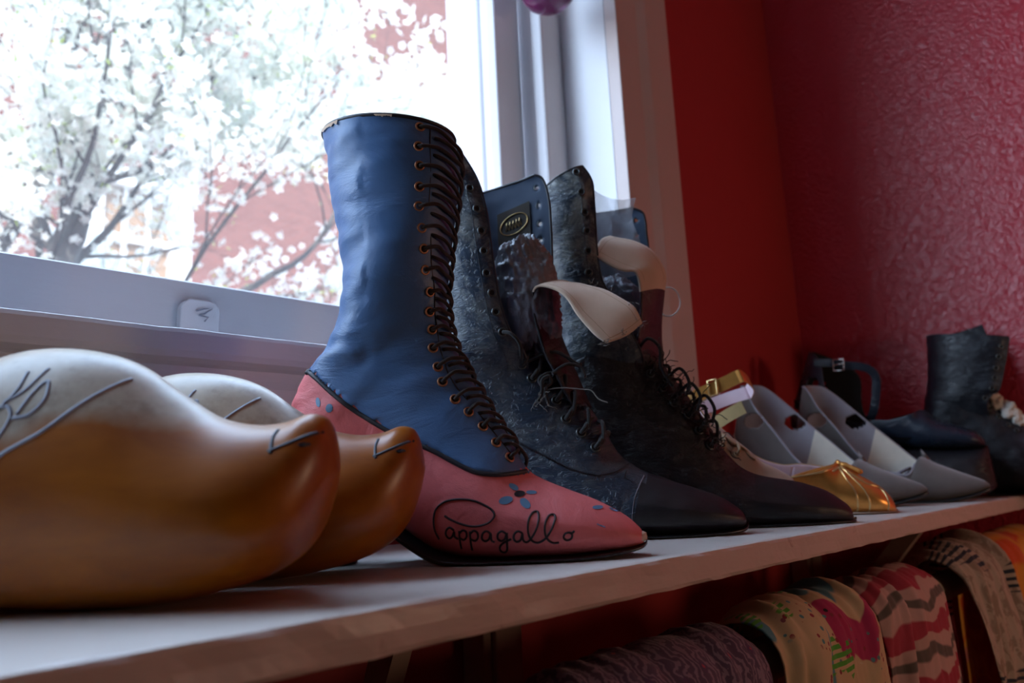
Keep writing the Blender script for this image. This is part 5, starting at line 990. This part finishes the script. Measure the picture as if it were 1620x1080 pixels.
# ------------------------------------------------------------------ low open shoes
def pump_shell(st, sub_=6, nseg=72, dz=None, cuts=()):
    """open shoe: per station the bottom, the near and the far edge of the topline, half width, wrap angle (180 = closed vamp)."""
    S = cat([tuple(x) for x in st], sub_); V = []; F = []; n = nseg+1
    for i, (a0,a1,b0,b1,c0,c1,w,tm) in enumerate(S):
        tm = min(max(tm, 88), 180); T_ = math.radians(tm); cl = max(0, (tm-120)/60)
        m0, m1 = (b0+c0)/2, (b1+c1)/2
        for k in range(n):
            t = -T_+2*T_*k/nseg; c = math.cos(t)
            q = (1-c)/(1-math.cos(T_)); g = (1-cl)
            e0, e1 = ((b0*g+m0*(1-g), b1*g+m1*(1-g)) if t < 0 else (c0*g+m0*(1-g), c1*g+m1*(1-g)))
            v = w*(1 if t >= 0 else -1)*(abs(math.sin(t))**.75 if abs(t) < PI/2 else abs(math.sin(t)))
            V.append(Vector((a0+(e0-a0)*q, v, max(a1+(e1-a1)*q, .0012))))
    for f in grid_faces(len(S), n):
        c = sum((V[i] for i in f), Vector())/4
        if any(((c.x-u)/ru)**2+((c.z-z)/rz)**2 < 1 and (not cond or cond(c)) for u, z, ru, rz, cond in cuts): continue
        F.append(f)
    F.append(tuple(range(n)))
    return V, F, S, n
def insole(S, w_k=.86, lift=.003):
    V = []; S = [s for s in S if s[6] > .013 and (s[7] < 150 or s[6] > .033)]
    for (a0,a1,b0,b1,c0,c1,w,tm) in S:
        for k in range(9):
            v = -w*w_k+2*w*w_k*k/8; V.append(Vector((a0, v, max(a1,.001)+lift+.022*abs(v/max(w,.001))**3)))
    return V, grid_faces(len(S), 9)
def topline(S, n, V, sel):
    L_ = [V[i*n] for i in range(len(S)) if sel(S[i])]; R_ = [V[i*n+n-1] for i in range(len(S)) if sel(S[i])]
    return L_, R_

# grey suede pumps
dP = D['pump']; pu = rootof('suede_pump', dP)
st = [list(s) for s in dP['upper']]
def on(c): return True
cn = dP['cutn'][0]; cf = dP['cutf'][0]
cuta = (cn[0], cn[1], .0155, .0115, lambda c: c.y < 0); cutb = (cf[0], cf[1], .0155, .0115, lambda c: c.y > 0)
V, F, S, n = pump_shell(st, 8, 120, cuts=[cuta, cutb])
fm = [2 if S[min(f[0]//n, len(S)-1)][4] > -.135 else 0 for f in F]
o = mesh('upper', V, F, [M['suede'], M['grey_lining'], M['suede'], M['insole']], pu, True, fm); solidify(o, .0016, -1, 1)
iv_, if_ = insole(S); mesh('insole', iv_, if_, M['insole'], pu)
L_, R_ = topline(S, n, V, lambda s: s[7] < 150)
MB().tube(L_+R_[::-1], .0016, 6).build('topline_binding', M['grey_lining'], pu)
# little peak and band at the throat
pk = [s for s in S if s[7] >= 176][-1]
MB().add([(pk[2]+.002,-.006,pk[3]-.003),(pk[2]+.001,0,pk[3]+.011),(pk[2]+.002,.006,pk[3]-.003),(pk[2]+.012,0,pk[3]-.005)], [(0,1,3),(1,2,3),(0,3,2),(0,2,1)]).build('throat_peak', M['suede'], pu)
sc2 = [s for s in S if s[7] < 100][0]
MB().tube(smoothP([(sc2[2]-.016,-.033,sc2[3]+.001),(sc2[2]-.006,-.018,sc2[3]+.007),(sc2[2]-.002,0,sc2[3]+.009),(sc2[2]-.006,.018,sc2[3]+.007),(sc2[2]-.016,.033,sc2[3]+.001)], 6), .0026, 8).build('throat_band', M['grey_lining'], pu)
so, _ = solepart(dP, pu, M['sole']); 
hs = dP['sole'][-2]; heel(pu, hs[0]-.006, hs[0]+.040, .022, hs[1]+.012, hs[1]-.008, hs[0]+.010, hs[0]+.026, .008, M['sole'])
tag(pu, 'grey suede pump with side cut-outs, nearer the black platform shoe', 'pump', 'pair of grey suede pumps')
pu2 = copy_tree(pu); pu2.location = (D['pump2']['loc'][0], D['pump2']['loc'][1], 0)
tag(pu2, 'grey suede pump with side cut-outs, directly behind the gold shoe', 'pump', 'pair of grey suede pumps')

# black platform shoe with ankle strap
dQ = D['plat']; pl = rootof('platform_shoe', dQ)
zs = min(s[1] for s in dQ['sole'])
V, F, S, n = pump_shell(dQ['upper'], 6, 84, cuts=[(dQ['cut'][0][0], dQ['cut'][0][1]-zs*0, .011, .012, on)])
o = mesh('upper', V, F, [M['patent'], M['hole']], pl); solidify(o, .002, -1, 1)
st = [list(s) for s in dQ['sole']]
for s in st: s[1] = max(.0006, s[1]-zs*1.0) if s[1] < .03 else s[1]
L = Loft(st, 5); mesh('platform_sole', *L.mesh(48), M['suede'] if False else M['black'], pl)
hs = st[-2]; heel(pl, hs[0]-.002, hs[0]+.055, .028, hs[1]+.006, hs[1]-.02, hs[0]+.004, hs[0]+.045, .022, M['black'])
iv_, if_ = insole(S); mesh('insole', iv_, if_, M['hole'], pl)
P = [(u, -.020, z) for u, z in dQ['strap']]
P = smoothP([(P[0][0]-.03, -.030, P[0][2]+.004)] + [(p[0], -.030+.004*i, p[2]) for i, p in enumerate(P)], 6)
def band(P, wdt, thick, mat, name, root, nrm=(0,-1,0), up=None):
    V = []; m = len(P)
    for i, p in enumerate(P):
        t = (P[min(i+1,m-1)]-P[max(i-1,0)]).normalized(); nn = Vector(nrm); s_ = t.cross(nn).normalized()
        if i > 0 and s_.dot(pv) < 0: s_ = -s_
        pv = s_; nn = s_.cross(t).normalized()
        for a, b in ((-1,-1),(1,-1),(1,1),(-1,1)): V.append(p+s_*wdt*a*.5+nn*thick*b*.5)
    F = []
    for i in range(m-1):
        for k in range(4): F.append((i*4+k, i*4+(k+1)%4, (i+1)*4+(k+1)%4, (i+1)*4+k))
    F += [(0,3,2,1), tuple((m-1)*4+k for k in range(4))]
    o = mesh(name, V, F, mat, root, True); bevel(o, .0004); return o
band(P, .013, .0022, M['patent'], 'ankle_strap', pl)
bu, bz = dQ['buckle'][0]; bk = MB()
bk.tube([(bu-.009,-.034,bz-.009),(bu+.007,-.035,bz-.010),(bu+.008,-.036,bz+.008),(bu-.008,-.035,bz+.009)], .0012, 8, True); bk.tube([(bu-.009,-.034,bz),(bu+.010,-.038,bz+.001)], .0009, 6)
bk.build('buckle', M['silver'], pl)
tag(pl, 'black platform shoe with thick sole and buckled ankle strap behind the grey pumps', 'shoe')

# far black ankle boot with white paper inside
dG = D['far']; fb = rootof('ankle_boot', dG)
LG = Loft(dG['upper'], 6); V, F = LG.mesh(72, True, True, wrinkle(.0014, (40,30,50), 5)); mesh('vamp', V, F, M['far_leather'], fb); TG = bvh(V, F)
SV, nr, nc = open_shaft(dG, None, fb, seed=6, nc=70); o = mesh('shaft', SV, grid_faces(nr, nc), [M['far_leather'], M['far_leather']], fb); solidify(o, .0022, 0, 1)
SG = bvh(SV, grid_faces(nr, nc))
MB().tube([SV[i*nc] for i in range(nr)]+[SV[(nr-1)*nc+j] for j in range(nc)]+[SV[i*nc+nc-1] for i in range(nr)][::-1], .0014, 6).build('edge_binding', M['piping'], fb)
solepart(dG, fb, M['sole']); hs = dG['sole'][-2]; heel(fb, hs[0]-.006, hs[0]+.045, .024, hs[1]+.012, hs[1]-.006, hs[0], hs[0]+.034, .019, M['sole'])
for i, (u, z) in enumerate(dG['eyelets']):
    h = SG.ray_cast(Vector((u, -.4, z)), Vector((0,1,0)))
    p, nn = stick(SG if h[0] is not None and i < 6 else TG, u, z, .0018); eyelet(fb, p, nn, .0032, .0010, M['steel'])
tag(fb, 'black leather lace-up ankle boot against the textured pink wall', 'boot')
pp = dG['paper']; cx_ = sum(p[0] for p in pp)/len(pp); cz_ = sum(p[1] for p in pp)/len(pp)
for q, (du, dzz, r_) in enumerate(((-.012,.014,.013),(.003,.000,.015),(.014,-.015,.012))):
    b_ = bag('paper_wad', (cx_+du,.002,cz_+dzz), (r_,r_,r_*1.05), M['paper'], None, 3+q*2.7, amp=.5); b_.parent = fb; b_['label'] = 'crumpled white paper'

# gold shoe
dK = D['gold']; gd = rootof('ankle_strap_shoe', dK)
V, F, S, n = pump_shell(dK['upper'], 6, 84)
kf = lambda c: c.x > -.125
fm = []
Fv = [f for f in F if (sum((V[i] for i in f), Vector())/len(f)).x > -.125]; Fh = [f for f in F if (sum((V[i] for i in f), Vector())/len(f)).x <= -.125]
o = mesh('vamp', *sub(V, Fv), [M['gold'], M['pinkwhite']], gd); solidify(o, .0016, -1, 1)
o = mesh('heel_counter', *sub(V, Fh), [M['pinkwhite'], M['pinkwhite']], gd); solidify(o, .0016, -1, 1); o['label'] = 'pale pink heel counter'
GT = bvh(V, F); iv_, if_ = insole(S); mesh('insole', iv_, if_, M['pinkwhite'], gd)
L_, R_ = topline(S, n, V, lambda s: s[7] < 150); MB().tube(L_+R_[::-1], .0011, 6).build('topline_piping', M['goldtrim'], gd)
st = [list(s) for s in dK['sole']]
for s in st: s[1] = max(s[1], .0006); s[3] = max(s[3], s[1]+.003)
mesh('sole', *Loft(st, 5).mesh(40), M['tan'], gd)
hs = st[-2]; heel(gd, hs[0], hs[0]+.035, .022, hs[1]+.008, hs[1]-.006, hs[0]+.006, hs[0]+.026, .011, M['gold'])
for nm in ('pleat1','pleat2','pleat3'):
    P = [stick(GT, u, z, .0002)[0] for u, z in cat([tuple(p) for p in dK[nm]], 6)]
    MB().tube(P, .0011, 6).build('pleat', M['goldtrim'], gd)
ku, kz = dK['knot'][0]; kb = MB()
for a in (-1, 1):
    for j in range(3):
        P = smoothP([(ku+.006*j*.4, 0, kz+.001-.001*j), (ku-.004-.006*j, a*.012, kz-.002-.001*j), (ku-.022-.012*j, a*.026, kz-.009-.001*j), (ku-.040-.012*j, a*.036, kz-.018)], 6)
        kb.tube(P, [.0028*(1-.5*i/len(P)) for i in range(len(P))], 8)
    kb.tube(smoothP([(ku,0,kz),(ku+.012,a*.006,kz-.003),(ku+.026,a*.013,kz-.011)], 6), [.004]*6+[.003]*6+[.001], 8)
kb.torus((ku+.002,0,kz-.001), (1,.2,.2), .0042, .0026)
kb.build('gathered_bow', M['gold'], gd)
# ankle strap: a loop standing up from the counter
P1 = [(u, -.028, z) for u, z in dK['strapo']]; e = P1[-1]
P2 = [(u, .024, z) for u, z in dK['strapb']][::-1]
loop = smoothP(P1 + [(e[0]+.008, 0, (e[2]+P2[0][2])/2)] + P2, 6)
def strapmesh(P, wd, mats, name):
    V = []; m = len(P)
    for p in P: V += [p+Vector((-.003,0,wd/2)), p+Vector((.002,0,-wd/2))]
    o = mesh(name, V, [(2*i,2*i+1,2*i+3,2*i+2) for i in range(m-1)], mats, gd, False); solidify(o, .0012, 0, 1); return o
strapmesh(loop, .0155, [M['gold'], M['pinkwhite']], 'ankle_strap')
st_ = smoothP([(dK['strapb'][0][0]+.004,-.024,dK['strapb'][0][1]-.034),(dK['strapb'][2][0]+.004,-.034,dK['strapb'][2][1]-.026),(dK['strapb'][3][0]+.010,-.040,dK['strapb'][3][1]-.020)], 6)
strapmesh(st_, .015, [M['palegold'], M['pinkwhite']], 'strap_end')
bq = Vector(P1[2]); MB().tube([bq+Vector((-.006,-.003,-.010)), bq+Vector((.004,-.003,-.008)), bq+Vector((.003,-.003,.011)), bq+Vector((-.007,-.003,.009))], .0013, 8, True).build('buckle', M['goldtrim'], gd)
tag(gd, 'gold shoe with pleated bow toe and pale ankle strap, in front of the grey pumps', 'shoe')

# tan suede lace-up shoe
dN = D['tan']; tn = rootof('lace_up_shoe', dN)
LN = Loft(dN['upper'], 6); V, F = LN.mesh(64, True, True, wrinkle(.0006, (60,60,60), 2)); mesh('upper', V, F, M['tan'], tn); TN = bvh(V, F)
solepart(dN, tn, M['sole'])
for u, z in dN['eyelets']:
    p, nn = stick(TN, u, z, .001); eyelet(tn, p, nn, .0030, .0010, M['lace_tan'])
    MB().tube(smoothP([p, p+nn*.004+Vector((.001,0,.003)), p+Vector((.002,.008,.012)), p+Vector((.001,.018,.010))], 6), .0017, 7).build('lace', M['lace_tan'], tn)
P = [Vector((u, -.012+.003*math.sin(i*2.2), z+.001)) for i, (u, z) in enumerate(dN['lace'])]
MB().tube(smoothP(P, 6), .0015, 7).build('lace', M['lace_tan'], tn)
MB().tube(smoothP([p+Vector((-.001, .004*math.cos(i*2.2), .0015*math.sin(i*3))) for i, p in enumerate(P)], 6), .0015, 7).build('lace', M['lace_tan'], tn)
tag(tn, 'tan suede lace-up shoe with tan laces, mostly hidden behind the dark boot', 'shoe')

# ------------------------------------------------------------------ light
wd = bpy.data.worlds.new('World'); bpy.context.scene.world = wd; wd.use_nodes = True; nt = wd.node_tree
bg = nt.nodes['Background']; tcw = nt.nodes.new('ShaderNodeTexCoord'); sx = nt.nodes.new('ShaderNodeSeparateXYZ'); nt.links.new(tcw.outputs['Generated'], sx.inputs[0])
r = ramp(nt, sx.outputs['Z'], [(0, (.10,.10,.10)), (.02, (.64,.76,.94)), (.35, (.62,.78,1.0)), (1, (.48,.68,1.0))])
gy = ramp(nt, sx.outputs['Y'], [(0, (.30,)*3), (.45, (.9,)*3), (1, (1,)*3)]); nt.links.new(mixc(nt, 1.0, r, gy, 'MULTIPLY'), bg.inputs[0]); bg.inputs[1].default_value = 12.0
def light(name, kind, loc, energy, col, size=.2, rot=None, **k):
    l = bpy.data.lights.new(name, kind); l.energy = energy; l.color = col
    if kind == 'AREA': l.size = size
    elif kind == 'POINT': l.shadow_soft_size = size
    for a, v in k.items(): setattr(l, a, v)
    o = bpy.data.objects.new(name, l); COL.objects.link(o); o.location = loc
    if rot: o.rotation_euler = rot
    return o
sun = light('sun', 'SUN', (0,-6,8), 7.0, (1,.95,.88), angle=.009)
sun.rotation_euler = Vector((-.35,-.62,.72)).to_track_quat('Z', 'Y').to_euler()
light('warm_room_lamp', 'POINT', (1.10,-.85,.12), 6.5, (1,.66,.44), .10)  # unseen warm lamp, set low in front to warm shelf edge and window wall
# portal that guides daylight sampling through the window
pt = light('window_portal', 'AREA', ((WX0+WX1)/2, .98, (WZ0+WZ1)/2), 1, (1,1,1), 1.0, (-PI/2,0,0)); pt.data.shape = 'RECTANGLE'; pt.data.size = WX1-WX0; pt.data.size_y = WZ1-WZ0
pt.data.cycles.is_portal = True

# ------------------------------------------------------------------ camera
cam = bpy.data.cameras.new('camera'); co = bpy.data.objects.new('camera', cam); COL.objects.link(co)
cam.sensor_width = 23.5; cam.lens = 1241/1620*23.5; cam.clip_start = .01
yaw, pit, rol = math.radians(43.15), math.radians(10.57), math.radians(-2.69)
fw = Vector((math.cos(yaw)*math.cos(pit), math.sin(yaw)*math.cos(pit), math.sin(pit)))
ri = Vector((math.sin(yaw), -math.cos(yaw), 0)); up = ri.cross(fw)
r2 = ri*math.cos(rol)+up*math.sin(rol); u2 = -ri*math.sin(rol)+up*math.cos(rol)
co.matrix_world = Matrix(((r2.x,u2.x,-fw.x,0),(r2.y,u2.y,-fw.y,0),(r2.z,u2.z,-fw.z,.0475),(0,0,0,1)))
cam.dof.use_dof = True; cam.dof.focus_distance = .60; cam.dof.aperture_fstop = 4.5
sc = bpy.context.scene; sc.camera = co
sc.view_settings.view_transform = 'Standard'; sc.view_settings.look = 'None'; sc.view_settings.exposure = .1; sc.view_settings.gamma = 1
sc.view_settings.use_curve_mapping = False
sc.cycles.use_denoising = True; sc.cycles.max_bounces = 8; sc.cycles.transparent_max_bounces = 12; sc.cycles.caustics_reflective = False; sc.cycles.caustics_refractive = False
sc.cycles.sample_clamp_indirect = 6
